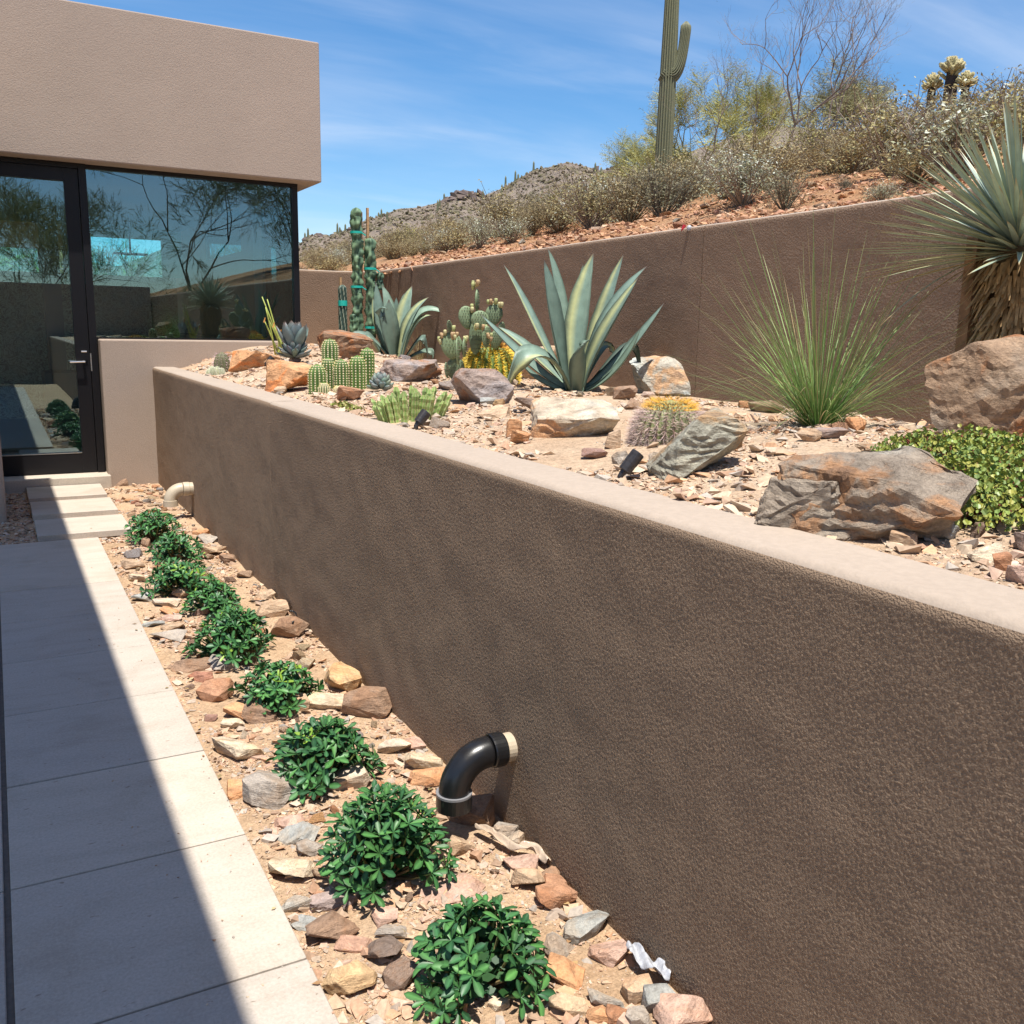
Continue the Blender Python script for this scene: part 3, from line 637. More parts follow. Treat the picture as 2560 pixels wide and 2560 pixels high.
def free(kind, x, y, r, k=0.8): return all((x - a) ** 2 + (y - b) ** 2 > ((r + c) * k) ** 2 for a, b, c in placed[kind])
CN = ['tan', 'tan', 'cream', 'rust', 'orange', 'grey', 'bluegrey', 'pink', 'brown', 'pale']
CW = dict(tan='tan', cream='cream', rust='rust-coloured', orange='orange', grey='grey', bluegrey='blue-grey', pink='pink', brown='brown', pale='pale buff')
n = 0
for t in range(4000):
    if n >= 132: break
    y = random.choice([random.uniform(1.2, 5), random.uniform(4, 9)]); x = random.uniform(0.60, 1.24)
    if 6.98 < y < 9.12 and x < 0.82: continue
    s = random.choice([random.uniform(0.035, 0.065), random.uniform(0.05, 0.13)]) * (0.85 if y < 3 else 1.1); 
    if not free('low', x, y, s * 0.5, 0.9): continue
    cn = random.choice(CN); p = Vector((x, y, low_z(x, y)))
    put_stone('stone', p, (s, s * random.uniform(.45, .9), s * random.uniform(.28, .65)), jit(PAL[cn], .15), 'low', 'small loose %s stone among the larger stones of the narrow planting bed' % CW[cn], 'stone', 'small %s stones in the narrow bed' % CW[cn], me=random.choice(VAR)); n += 1
n = 0                                                # red slaty stones beside the stepping stones
for t in range(2000):
    if n >= 26: break
    y = random.uniform(6.85, 9.05); x = random.choice([random.uniform(0.80, 1.24), random.uniform(0.03, 0.14), random.uniform(0.80, 1.24)])
    s = random.uniform(0.05, 0.13)
    if x < 0.2: s *= 0.6
    if not free('low', x, y, s * 0.5, 0.7): continue
    cn = random.choice(['rust', 'red', 'orange', 'brown', 'tan']); p = Vector((x, y, low_z(x, y)))
    side = 'right of' if x > 0.5 else 'in the shade left of'
    put_stone('stone', p, (s, s * random.uniform(.5, .8), s * random.uniform(.2, .35)), jit(PAL[cn], .12), 'low', 'flat %s stone %s the stepping stones' % (CW.get(cn, cn), side), 'stone', '%s stones %s the stepping stones' % (CW.get(cn, cn), side), me=random.choice(VAR)); n += 1

# boulders and stones of the raised bed: u, v of the bottom, width px, height px, depth factor, colour, label
BED = [
 (1437, 1092, 225, 78, .95, 'pale', 'boulder', 'pale flat-topped boulder with a dark undercut front, before the largest agave', 2),
 (1214, 1013, 164, 92, .8, 'purple', 'boulder', 'purple-grey rounded boulder before the golden barrel cactus', 2),
 (1022, 955, 156, 46, .7, 'purple', 'boulder', 'low purple-grey slab behind the finger-like succulent clump', 2),
 (866, 900, 150, 62, .8, 'brown', 'boulder', 'brown sun-bleached boulder behind the ribbed torch cactus', 2),
 (708, 982, 138, 72, .9, 'orange', 'boulder', 'bright orange wedge boulder left of the ribbed torch cactus', 2),
 (636, 922, 124, 52, .8, 'orange', 'boulder', 'flat tan-orange boulder below the corner window', 2),
 (1660, 992, 186, 92, .7, 'white', 'boulder', 'whitish-grey boulder behind the spiny barrel cactus', 2),
 (1352, 950, 110, 80, .8, 'tan', 'boulder', 'tan boulder half hidden behind the largest agave', 2),
 (1752, 1192, 250, 172, .75, 'lichen', 'boulder', 'grey-green slab tilted up beside the spiny barrel cactus', 3),
 (2485, 1105, 320, 240, .8, 'umber', 'boulder', 'huge rust-brown boulder before the yucca trunk', 3),
 (2165, 1362, 430, 240, .55, 'crag', 'boulder', 'big craggy grey boulder behind the near wall top', 3),
 (1985, 1335, 190, 150, .8, 'crag', 'boulder', 'grey split slab leaning on the left of the craggy boulder', 2),
 (2300, 1015, 140, 68, .6, 'white', 'boulder', 'grey boulder striped with shadows behind the bunch grass', 2),
 (2235, 1155, 190, 40, .8, 'tan', 'boulder', 'flat tan slab behind the craggy grey boulder', 2),
 (2134, 1078, 54, 34, .9, 'orange', 'stone', 'orange angular stone right of the bunch grass base', 1),
 (2022, 1105, 60, 34, .8, 'tan', 'stone', 'tan block in front of the bunch grass base', 1),
 (2076, 1098, 86, 26, .6, 'purple', 'stone', 'purplish slab lying on a tan block by the bunch grass', 1),
 (1528, 1122, 44, 46, .8, 'tan', 'stone', 'upright orange-tan stone right of the pale flat-topped boulder', 1),
 (1555, 1160, 46, 32, .8, 'grey', 'stone', 'greyish stone between the barrel cactus and near wall', 1),
 (1640, 1160, 46, 30, .8, 'pale', 'stone', 'pale stone at the foot of the grey-green slab', 1),
 (880, 1002, 66, 34, .8, 'rust', 'stone', 'rust-brown stone in front of the torch cactus', 1),
 (1232, 1046, 96, 28, .6, 'tan', 'stone', 'long tan slab before the purple-grey rounded boulder', 1),
 (1222, 1016, 44, 22, .8, 'bluegrey', 'stone', 'grey block before the purple-grey rounded boulder', 1),
 (1248, 1018, 30, 20, .8, 'ochre', 'stone', 'small ochre block beside the grey block', 1),
 (1280, 1094, 44, 44, .7, 'orange', 'stone', 'orange upright wedge left of the pale flat-topped boulder', 1),
 (1300, 1110, 48, 34, .7, 'orange', 'stone', 'orange stone leaning before the orange upright wedge', 1),
 (1325, 1034, 76, 40, .6, 'dark', 'stone', 'dark elongated stone between the purple and pale boulders', 1),
 (2466, 1405, 80, 54, .8, 'cream', 'stone', 'cream triangular stone behind the wall at the right', 1),
 (2502, 1428, 48, 30, .8, 'rust', 'stone', 'rust stone with a dark front below the cream triangular stone', 1),
 (2540, 1462, 50, 30, .8, 'pink', 'stone', 'pink stone at the right edge on the wall', 1),
 (2370, 1352, 38, 26, .8, 'bluegrey', 'stone', 'blue-grey stone in front of the trailing succulent', 1),
 (2350, 1335, 54, 44, .8, 'brown', 'stone', 'brown pointed stone under the trailing succulent', 1),
 (2257, 1372, 64, 36, .7, 'tan', 'stone', 'tan flat stone in front of the craggy grey boulder', 1),
 (2213, 1358, 36, 30, .8, 'brown', 'stone', 'brown stone touching the craggy grey boulder', 1),
 (2553, 1378, 56, 50, .8, 'purple', 'stone', 'purple-brown stone at the right edge', 1),
 (2442, 1345, 32, 36, .8, 'dark', 'stone', 'dark small stone beside the trailing succulent', 1),
 (1478, 945, 66, 40, .8, 'tan', 'stone', 'tan stone right of the largest agave base', 1),
 (1560, 1000, 60, 34, .8, 'brown', 'stone', 'brown stone right behind the pale flat-topped boulder', 1),
 (1080, 900, 40, 24, .8, 'cream', 'stone', 'cream stone at the foot of the far wall by the prickly pear', 1),
 (705, 985, 34, 18, .8, 'tan', 'stone', 'tan stone tucked under the orange wedge boulder', 1),
 (739, 905, 28, 18, .8, 'purple', 'stone', 'dark purplish stone before the small grey agave', 1),
 (800, 875, 60, 40, .8, 'pink', 'stone', 'pink-brown stone right of the small grey agave', 1),
]
for i, (u, v, w, h, asp, cn, nm, lab, cuts) in enumerate(BED):
    p = ground(u, v, 'bed'); k = depth(p) / F; W = w * k; H = h * k; D = W * asp
    fwd = Vector((p.x, p.y, 0)).normalized(); p = p + fwd * D * 0.42
    dep = (1.45 - p.z) / math.hypot(p.x, p.y)
    H = max(0.03, H - D * 0.55 * dep)
    p.z = bed_z(p.x, p.y) if cuts < 3 else p.z
    az = math.atan2(fwd.x, fwd.y)
    big = cuts >= 2
    put_stone(nm, p, (W * 1.12, D * 1.05, H * (1.38 if big else 1.3)), PAL[cn], 'bed', lab, nm, 'boulders of the raised bed' if nm == 'boulder' else 'stones of the raised bed', seed=300 + i, yaw=-az + random.gauss(0, 0.12 if big else .3), tilt=0.06, rx=(0.30 if 'pale flat' in lab else 0.10) if big else 0, sink=0.17, cuts=cuts + 1, disp=(0.075 if 'crag' in lab else 0.040) if big else 0.04, layer=(0.11 if 'crag' in lab else 0.055) if big else 0.035, mat=M_BOULD if big else M_STONE, n=26 if 'pale flat' in lab else 16, box=0.32 if 'pale flat' in lab else 0.5)
n = 0
for t in range(5000):
    if n >= 44: break
    y = random.uniform(0.9, 9.0); x = random.uniform(1.55, 3.8)
    if y < 0.6 * x * 0.8: continue
    s = random.choice([random.uniform(0.05, 0.12), random.uniform(0.08, 0.20)])
    if not free('bed', x, y, s * 0.5, 0.8): continue
    cn = random.choice(CN); p = Vector((x, y, bed_z(x, y)))
    put_stone('stone', p, (s, s * random.uniform(.5, .9), s * random.uniform(.3, .6)), jit(PAL[cn], .15), 'bed', 'small loose %s stone lying among the cacti of the raised bed' % CW[cn], 'stone', 'small %s stones in the raised bed' % CW[cn], me=random.choice(VAR)); n += 1
VARH = [rock_mesh('rock', 950 + i, M_STONE, (1, 1, 1), 16, 1, 0.03, 0.02) for i in range(8)]
HR = [(2186, 410, 50), (2330, 405, 110), (2420, 385, 80), (2105, 500, 40), (1800, 478, 70), (1760, 520, 30), (2275, 445, 40), (1690, 555, 30), (1490, 580, 40), (1205, 610, 36), (1180, 622, 30), (1305, 610, 30), (2030, 470, 40), (2380, 430, 46), (2140, 425, 60), (2240, 440, 30)]
for i, (u, v, w) in enumerate(HR):
    p = ground(u, v, 'hill'); s = w / F * depth(p); cn = random.choice(['rust', 'tan', 'pink', 'grey', 'orange'])
    put_stone('rock', p, (s, s * .7, s * .4), jit(PAL[cn], .1), 'hill', 'large flat %s rock lying on the hillside below the bushes' % CW.get(cn, cn), 'rock', 'large %s rocks on the hillside' % CW.get(cn, cn), me=random.choice(VARH))
n = 0
for t in range(3000):
    if n >= 70: break
    y = random.uniform(1.5, 13); x = 4.25 + abs(random.gauss(0, 1.0)); s = random.uniform(0.05, 0.16)
    if y < 0.62 * x: continue
    if not free('hill', x, y, s * 0.5, 0.8): continue
    cn = random.choice(['rust', 'rust', 'orange', 'tan', 'pink', 'brown']); p = Vector((x, y, hill_z(x, y)))
    put_stone('rock', p, (s, s * random.uniform(.5, .9), s * random.uniform(.25, .5)), jit(PAL[cn], .15), 'hill', 'small %s rock lying on the rusty hillside above the far wall' % CW.get(cn, cn), 'rock', 'small %s rocks on the hillside' % CW.get(cn, cn), me=random.choice(VARH)); n += 1

# ------------------------------------------------------------------ gravel (nobody could count it)
def gravel(name, label, pts, sizes, pal, seed, flat=(0.25, 0.6)):
    r = np.random.default_rng(seed); T = []
    for k in range(6):
        bm = hull(seed * 10 + k, 8, 1.0); bmesh.ops.triangulate(bm, faces=bm.faces[:]); bm.verts.index_update()
        T.append((np.array([v.co[:] for v in bm.verts]), np.array([[v.index for v in f.verts] for f in bm.faces]))); bm.free()
    VV, FF, CC = [], [], []; base = 0; pts = np.asarray(pts); sizes = np.asarray(sizes); which = r.integers(0, 6, len(pts)); pal = np.asarray(pal)
    for k in range(6):
        idx = np.where(which == k)[0]; tv, tf = T[k]; n = len(idx)
        if not n: continue
        a = r.uniform(0, 6.283, n); b = r.normal(0, 0.25, n); s = sizes[idx][:, None] * np.stack([np.ones(n), r.uniform(.55, .95, n), r.uniform(*flat, n)], 1)
        v = tv[None] * s[:, None, :]; ca, sa = np.cos(a)[:, None], np.sin(a)[:, None]
        z = v[:, :, 2] + v[:, :, 0] * b[:, None]; X = v[:, :, 0] * ca - v[:, :, 1] * sa; Y = v[:, :, 0] * sa + v[:, :, 1] * ca
        W = np.stack([X, Y, z], 2) + pts[idx][:, None, :]; W[:, :, 2] += (s[:, 2] * 0.2)[:, None]
        VV.append(W.reshape(-1, 3)); FF.append((tf[None] + (np.arange(n) * len(tv))[:, None, None] + base).reshape(-1, 3)); base += n * len(tv)
        c = (pal[r.integers(0, len(pal), n)] * .62 + pal.mean(0) * .38) * r.uniform(.85, 1.25, (n, 1)); CC.append(np.repeat(c, len(tv), 0))
    o = ob(name, np_mesh(name, np.concatenate(VV), np.concatenate(FF), M_PEB, np.concatenate(CC)))
    return tag(o, label, 'gravel', kind='stuff')
PG = [PAL[k] for k in ('tan', 'tan', 'cream', 'orange', 'grey', 'bluegrey', 'pink', 'brown', 'tan', 'pale', 'rust')]
pts = []; sz = []
while len(pts) < 36000:
    y = 1.0 + 8.2 * random.random() ** 1.5; x = random.uniform(0.545, 1.275)
    if 6.98 < y < 9.12 and x < 0.78: continue
    c = noise.noise((x * 5, y * 5, 11))
    if random.random() > 0.40 + c * 1.6: continue
    pts.append((x, y, low_z(x, y))); sz.append(min(.055, 0.0045 * (1 + y * 0.07) * random.paretovariate(1.95)))
for t in range(160):                                 # grit blown onto the pavers
    y = 1.0 + 5.5 * random.random() ** 1.3; pts.append((.535 - .35 * random.random() ** 2.2, y, 0.001)); sz.append(random.uniform(.003, .008) * (1 + .08 * y))
for t in range(2500):                                # chips between and left of the stepping stones
    y = random.uniform(6.8, 9.1); x = random.uniform(-0.1, 0.8)
    if x > 0.16 and any(a < y < b for a, b in ((6.98, 7.565), (7.77, 8.355), (8.52, 9.105))): continue
    pts.append((x, y, low_z(x, y))); sz.append(random.uniform(0.015, 0.05))
gravel('gravel', 'loose fine gravel and stone chips over the narrow planting bed', pts, sz, PG + [PAL['rust']], 3)
pts = []; sz = []
while len(pts) < 40000:
    x = 1.47 + 2.4 * random.random() ** 1.3; y = x * 0.5 + 8.6 * random.random() ** 1.4
    if y > 9.2 and x < 2.75: continue
    if y > 11.2 or y < 0.5: continue
    if random.random() > .45 + 1.7 * noise.noise((x * 2.6, y * 2.6, 5)): continue
    pts.append((x, y, bed_z(x, y))); sz.append(min(.065, 0.006 * (1 + y * 0.06) * random.paretovariate(1.85)))
gravel('gravel', 'loose pale gravel covering the raised cactus bed', pts, sz, PG + [PAL['cream'], PAL['orange'], PAL['pale']], 4)
pts = []; sz = []
while len(pts) < 26000:
    x = 4.15 + 3.4 * random.random() ** 1.5; y = x * 0.6 + 10.5 * random.random() ** 1.2
    pts.append((x, y, hill_z(x, y))); sz.append(min(.085, 0.011 * random.paretovariate(1.5)))
gravel('gravel', 'broken rusty stone chips strewn over the hillside', pts, sz, [PAL[k] for k in ('rust', 'rust', 'orange', 'tan', 'rust', 'red', 'orange', 'tan')], 5)

# ------------------------------------------------------------------ leafy shrubs of the narrow bed
def leaf_mesh(name, L, W, base, mid, tipc, bend=0.25, fold=0.25):
    st = [(0, .10), (.18, .30), (.42, .72), (.66, 1.0), (.86, .80), (1.0, .12)]
    v = []; c = []; f = []
    for i, (t, w) in enumerate(st):
        x = L * t; z = -bend * L * t * t; hw = W * 0.5 * w
        v += [(x, -hw, z + hw * fold), (x, 0, z), (x, hw, z + hw * fold)]; c += [base, mid, base] if i < 5 else [tipc] * 3
    for i in range(5):
        for k in (0, 1): f.append((i * 3 + k, i * 3 + k + 1, (i + 1) * 3 + k + 1, (i + 1) * 3 + k))
    return mesh(name, v, f, M_LEAF, c, True)
GL = [(0.030, 0.090, 0.026), (0.023, 0.074, 0.028), (0.042, 0.115, 0.033)]
LM = []
for i, gcol in enumerate(GL):
    for k in range(3): LM.append(leaf_mesh('leaf', 1.0, 0.32 + 0.04 * k, gcol, tuple(q * 2.4 for q in gcol), gcol, 0.02 + 0.11 * k, 0.25 + 0.12 * k))
LY = [leaf_mesh('leaf', 1.0, 0.32, (0.16, 0.30, 0.03), (0.25, 0.38, 0.06), (0.16, 0.30, 0.03), 0.1, 0.2)]
def shrub(u, v, w, h, label, nwh, seed, sparse=False):
    """u, v = foot of the shrub; w, h its size in photo px"""
    r = random.Random(seed); p = ground(u, v, 'low'); k = depth(p) / F; Rx = w * k * 0.5; H = h * k * .84
    root = thing('leafy_shrub', label, 'shrub', p, 'leafy shrubs planted in a row beside the walk')
    br = MB(); inner = MB(); LL = 0.051 * r.uniform(.92, 1.1)
    Rx = max(0.1, Rx - LL * 0.75); n = 0; cs = []
    for i in range(nwh * 60):
        if len(cs) >= nwh * 1.5: break
        a = r.uniform(0, 6.283); lob = 1 + .22 * math.sin(a * 3 + seed) + .12 * math.sin(a * 5 + seed * 2); q = lob * r.random() ** 0.62; z = 0.26 + 0.74 * math.sqrt(max(0, 1 - min(1, q * q))) * r.uniform(.8, 1.12)
        c = Vector((math.cos(a) * q * Rx, math.sin(a) * q * Rx, z * (H - 0.035)))
        if sparse and (abs(c.x - c.y * 0.1) < 0.045 and c.y < 0.03): continue
        if all((c - d).length > 0.035 for d, _ in cs): cs.append((c, (Vector((c.x * .9, c.y * .9, max(0.05, c.z * .9) + .045))).normalized()))
    for c, ax in cs:
        s0 = Vector((c.x * 0.12, c.y * 0.12, 0)); mid = s0.lerp(c, 0.55) + Vector((0, 0, -0.01))
        br.tube([s0, mid, c], [0.0055, 0.004, 0.0025], 5, [(0.16, 0.10, 0.06), (0.17, 0.13, 0.06), (0.16, 0.24, 0.07)])
        nl = r.randint(6, 8); ph = r.uniform(0, 6.28); t1 = ax.orthogonal().normalized(); t2 = ax.cross(t1); young = r.random() < 0.05
        for j in range(nl):
            an = ph + j * 2.399; up = r.uniform(0.45, 1.05) if j < nl - 2 else r.uniform(1.3, 2.2)
            dr = (t1 * math.cos(an) + t2 * math.sin(an) + ax * up * 0.75).normalized()
            nrm = ax - dr * ax.dot(dr)
            if nrm.length < 1e-3: nrm = t1
            nrm.normalize(); sd = nrm.cross(dr); L = LL * r.uniform(0.75, 1.12) * (0.7 if j >= nl - 2 else 1)
            m = Matrix((dr, sd, nrm)).transposed().to_4x4(); m.translation = c
            if n < 290:
                o = ob('leaf', r.choice(LY if young and j > 2 else LM), root); o.matrix_local = m @ Matrix.Diagonal((L, L, L, 1)); n += 1
            else:
                b = c; s2 = sd * L * .17; u2 = nrm * L * .05; gc_ = r.choice(GL); inner.add([b, b + dr * L * .4 + s2 * .6 + u2, b + dr * L * .72 + s2 + u2, b + dr * L * .95 + s2 * .45, b + dr * L, b + dr * L * .95 - s2 * .45, b + dr * L * .72 - s2 + u2, b + dr * L * .4 - s2 * .6 + u2, b + dr * L * .7 - u2 * .4], [(0, 8, 2, 1), (8, 4, 3, 2), (0, 7, 6, 8), (8, 6, 5, 4)], [gc_] * 8 + [tuple(q_ * 1.9 for q_ in gc_)])
        # shaded leaves further in
        for j in range(6):
            d2 = Vector((r.gauss(0, 1), r.gauss(0, 1), r.uniform(-.3, .6))).normalized(); b = c * r.uniform(0.45, 0.85); b.z = max(0.02, b.z); s2 = d2.orthogonal().normalized() * 0.010; L = LL * r.uniform(.6, 1); gcol = r.choice(GL)
            inner.add([b, b + d2 * L * .6 + s2, b + d2 * L, b + d2 * L * .6 - s2], [(0, 1, 2, 3)], gcol)
    br.build('branches', M_BARK, root); tag(inner.build('inner_foliage', M_LEAF, root), kind='stuff')
    placed['low'].append((p.x, p.y, Rx * 0.8)); return root
SH = [(385, 1352, 150, 95, 'small leafy green shrub farthest along the row, next to the stepping stones', 34),
      (440, 1398, 145, 85, 'leafy green shrub second from the far end of the row, nearest the wall', 30),
      (455, 1482, 180, 105, 'broad leafy green shrub third from the far end of the row', 36),
      (535, 1530, 150, 98, 'dark leafy green shrub fourth from the far end, tucked behind a larger one', 30),
      (588, 1645, 215, 150, 'large leafy green shrub in the middle of the row, left of the drip tube loop', 46),
      (695, 1760, 215, 135, 'dark leafy shrub with bright yellow-green new shoots, left of the ochre block', 38),
      (805, 1945, 275, 180, 'leafy green shrub to the right of the large cream fissured stone', 44),
      (962, 2190, 335, 275, 'fullest leafy green shrub, just left of the black pipe elbow', 54),
      (1200, 2460, 365, 250, 'leafy shrub nearest the viewer with bare forked stems showing', 48)]
for i, s in enumerate(SH): shrub(s[0], s[1], s[2], s[3], s[4], s[5], 40 + i, i == 8)

lt = MB(); r = random.Random(4)
for i in range(150):
    y = 1.1 + 6 * r.random() ** 1.6; x = r.uniform(.5, 1.26); z = (low_z(x, y) + .012) if x > .545 else .003; a = r.uniform(0, 6.28); L = r.uniform(.012, .03); d = Vector((math.cos(a), math.sin(a), r.uniform(-.1, .25) if x > .545 else .05)) * L; w = Vector((-math.sin(a), math.cos(a), 0)) * L * .28; p = Vector((x, y, z)); lt.add([p, p + d * .5 + w + Vector((0, 0, .002)), p + d, p + d * .5 - w], [(0, 1, 2, 3)], r.choice([(.42, .29, .14), (.34, .2, .1), (.5, .4, .22), (.26, .2, .1)]))
tag(lt.build('leaf_litter', M_FOL), 'dry fallen leaf bits on the narrow bed', 'leaf litter', kind='stuff')
# ------------------------------------------------------------------ agaves
def agave_leaf(mb, pts, width, col, stripe=None, th=0.010, ref=None, n=16, fold=0.35, prof='tall', tipc=(0.10, 0.05, 0.04)):
    C = bez(pts, n); v = []; c = []; f = []
    for i, p in enumerate(C):
        t = i / n; T = (C[min(i + 1, n)] - C[max(i - 1, 0)]).normalized(); rf = ref if ref else Vector((0, 0, 1))
        N = rf - T * rf.dot(T); N = N.normalized() if N.length > 1e-4 else T.orthogonal().normalized(); S = T.cross(N)
        if prof == 'tall': w = np.interp(t, [0, .12, .35, .5, .7, .88, .97, 1], [.62, .62, .88, 1, .86, .46, .12, .01])
        else: w = np.interp(t, [0, .2, .5, .7, .86, .95, 1], [.6, .75, 1, .96, .62, .2, .01])
        hw = width * 0.5 * float(w); tk = th * min(1, w * 1.1)
        for s in (-1, -.5, 0, .5, 1): v.append(p + S * hw * s + N * (hw * fold * s * s))
        v.append(p + S * hw * 0.55 - N * tk * .5); v.append(p - N * tk); v.append(p - S * hw * 0.55 - N * tk * .5)
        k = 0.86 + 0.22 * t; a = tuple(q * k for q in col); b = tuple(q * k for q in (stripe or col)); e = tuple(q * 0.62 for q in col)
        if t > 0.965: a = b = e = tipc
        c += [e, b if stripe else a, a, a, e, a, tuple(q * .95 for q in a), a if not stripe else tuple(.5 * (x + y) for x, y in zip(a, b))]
    for i in range(n):
        o = i * 8
        for k in range(8): f.append((o + k, o + (k + 1) % 8, o + 8 + (k + 1) % 8, o + 8 + k))
    f.append((7, 6, 5, 4, 3, 2, 1, 0)); mb.add(v, f, c)
AG, AY = (0.165, 0.240, 0.190), (0.40, 0.42, 0.20)
def agave(name, label, uvb, zoom, leaves, cat='agave'):
    """leaves: control points in zoomed-picture coordinates, each with a depth offset in metres"""
    off, sc = zoom; c = ground(*uvb, 'bed'); k = depth(c) / F; root = thing(name, label, cat, c, 'agaves of the raised bed')
    axis = Vector((0, 0, 1))
    for pts, w, st, colf in leaves:
        P = [on_plane(off[0] + x * sc, off[1] + y * sc, c, d) for x, y, d in pts]
        mb = MB(c); tip = P[-1] - P[0]; hor = Vector((tip.x, tip.y, 0))
        ref = (Vector((0, 0, 1)) - hor * (1.4 / max(0.25, tip.length))) if hor.length > 0.02 else Vector((0, 0.3, 1)) - Vector((c.x, c.y, 0)).normalized() * 0.0
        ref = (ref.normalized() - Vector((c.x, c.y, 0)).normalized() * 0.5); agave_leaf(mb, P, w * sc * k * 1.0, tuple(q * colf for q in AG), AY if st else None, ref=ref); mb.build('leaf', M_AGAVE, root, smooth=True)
    placed['bed'].append((c.x, c.y, 0.15)); return c
Z6 = ((1200, 600), 0.36232); Z5 = ((700, 500), 0.36232)
agave('agave', 'largest blue-green agave with tall upright leaves, centre of the bed', (1432, 978), Z6, [
 ([(600, 1040, 0), (540, 760, -.06), (500, 480, -.10), (440, 130, -.10)], 178, 0, .92),
 ([(640, 1000, .05), (590, 700, .22), (575, 330, .28), (465, 50, .30)], 92, 0, .95),
 ([(660, 1020, .05), (640, 700, .1), (670, 430, .16), (785, 85, .20)], 170, 1, 1.05),
 ([(660, 1000, .1), (660, 700, .25), (690, 400, .3), (712, 160, .3)], 90, 0, .95),
 ([(690, 1020, .05), (770, 760, .12), (850, 450, .2), (992, 95, .24)], 128, 1, 1.05),
 ([(700, 1030, .02), (770, 760, .06), (880, 420, .1), (1155, 178, .16)], 118, 0, 1.0),
 ([(710, 1040, 0), (750, 800, -.05), (900, 560, -.08), (1098, 252, -.05)], 165, 1, .82),
 ([(700, 1045, 0), (850, 960, -.05), (1030, 780, -.02), (1275, 428, .06)], 108, 0, .95),
 ([(700, 1045, -.02), (880, 1010, -.1), (1040, 800, -.12), (1110, 600, -.10)], 92, 0, .8),
 ([(690, 1030, .05), (790, 820, .12), (860, 620, .18), (935, 800, .24)], 100, 1, 1.05),
 ([(670, 1060, -.06), (690, 960, -.16), (690, 780, -.24), (700, 680, -.22), (760, 700, -.20)], 165, 0, .85),
 ([(620, 1040, 0), (400, 930, -.04), (240, 760, -.04), (0, 508, .02)], 100, 0, 1.05),
 ([(620, 1030, .06), (450, 860, .12), (300, 700, .15), (120, 595, .18)], 105, 1, 1.1),
 ([(620, 1020, .08), (470, 820, .18), (330, 430, .24), (160, 165, .28)], 78, 1, 1.1),
 ([(620, 1050, -.03), (520, 720, -.16), (230, 640, -.26), (165, 1115, -.34)], 150, 1, 1.1),
 ([(620, 1050, -.02), (470, 1010, -.1), (330, 940, -.12), (260, 800, -.10)], 70, 0, .9),
 ([(720, 1030, .04), (900, 900, .1), (1120, 420, .16), (1108, 1020, .18)], 70, 0, .55),  # tone cut down to bake in this leaf's shade
 ([(650, 1010, .12), (600, 820, .25), (560, 560, .34), (520, 300, .38)], 85, 0, .9),
])
agave('agave', 'medium blue-green agave with twisting leaves beside the tall ribbed columns', (1005, 908), Z5, [
 ([(780, 1130, 0), (760, 980, -.06), (745, 860, -.08), (752, 685, -.06)], 140, 0, .8),
 ([(770, 1120, .02), (690, 950, .02), (680, 780, .04), (660, 565, .06)], 92, 0, 1.15),
 ([(790, 1120, .05), (760, 900, .1), (770, 740, .14), (703, 585, .18)], 100, 0, 1.15),
 ([(810, 1120, .04), (820, 900, .1), (850, 760, .14), (912, 590, .2)], 120, 1, 1.2),
 ([(800, 1110, .08), (795, 900, .2), (800, 780, .24), (803, 668, .24)], 55, 0, 1.0),
 ([(800, 1110, .1), (810, 900, .26), (830, 760, .3), (857, 642, .34)], 60, 0, 1.0),
 ([(820, 1130, .0), (860, 930, .02), (870, 780, .04), (1030, 668, .08)], 98, 1, 1.05),
 ([(830, 1130, 0), (880, 860, -.02), (960, 680, -.04), (1140, 785, -.06)], 95, 0, 1.2),
 ([(830, 1135, -.02), (880, 950, -.06), (930, 800, -.1), (1045, 795, -.12)], 80, 1, 1.1),
 ([(820, 1140, -.04), (920, 1060, -.1), (1010, 780, -.14), (1022, 1115, -.18)], 66, 0, .95),
 ([(830, 1140, -.02), (930, 1040, -.06), (1100, 1000, -.1), (1050, 1105, -.14)], 56, 0, .85),
 ([(770, 1140, -.04), (640, 1060, -.1), (620, 850, -.14), (585, 985, -.18)], 110, 1, 1.05),
 ([(760, 1090, -.06), (640, 950, -.12), (540, 830, -.16), (412, 1040, -.2)], 60, 0, 1.0),
 ([(750, 1080, 0), (700, 860, -.06), (640, 700, -.1), (745, 755, -.12)], 70, 0, 1.15),
 ([(760, 1110, .02), (680, 950, .04), (640, 820, .06), (642, 665, .08)], 60, 1, 1.25),
])
def rosette(name, label, uvb, w, h, n, col, cat, edge=None, wid=0.42):
    c = ground(*uvb, 'bed'); k = depth(c) / F; R0 = w * k * 0.5; H = h * k; root = thing(name, label, cat, c, None)
    for i in range(n):
        a = i * 2.399 + .3; t = i / n; el = R(12 + 74 * t ** 0.9); L = (R0 * 1.05) * (1 - 0.15 * t) if t < .6 else H * .95
        o = Vector((math.cos(a), math.sin(a), 0)); b = o * 0.015 + Vector((0, 0, 0.015 + .03 * t)); d = o * math.cos(el) + Vector((0, 0, math.sin(el)))
        mb = MB(); agave_leaf(mb, [b, b + d * L * .5 + o * 0.012 - Vector((0, 0, .008)), b + d * L], L * wid, tuple(q * random.uniform(.9, 1.1) for q in col), None, 0.012, Vector((0, 0, 1)) * 1.0 - o * 0.9, 8, 0.3, 'short', (.12, .07, .05)); mb.build('leaf', M_AGAVE, root, smooth=True)
    placed['bed'].append((c.x, c.y, R0 * .8)); return c
rosette('small_agave', 'small spiky grey-blue agave below the right end of the window', (736, 898), 84, 86, 34, (0.15, 0.19, 0.185), 'agave')
rosette('echeveria', 'little powdery blue-grey rosette succulent behind the finger-like clump', (952, 978), 60, 34, 26, (0.22, 0.27, 0.24), 'succulent', wid=0.6)

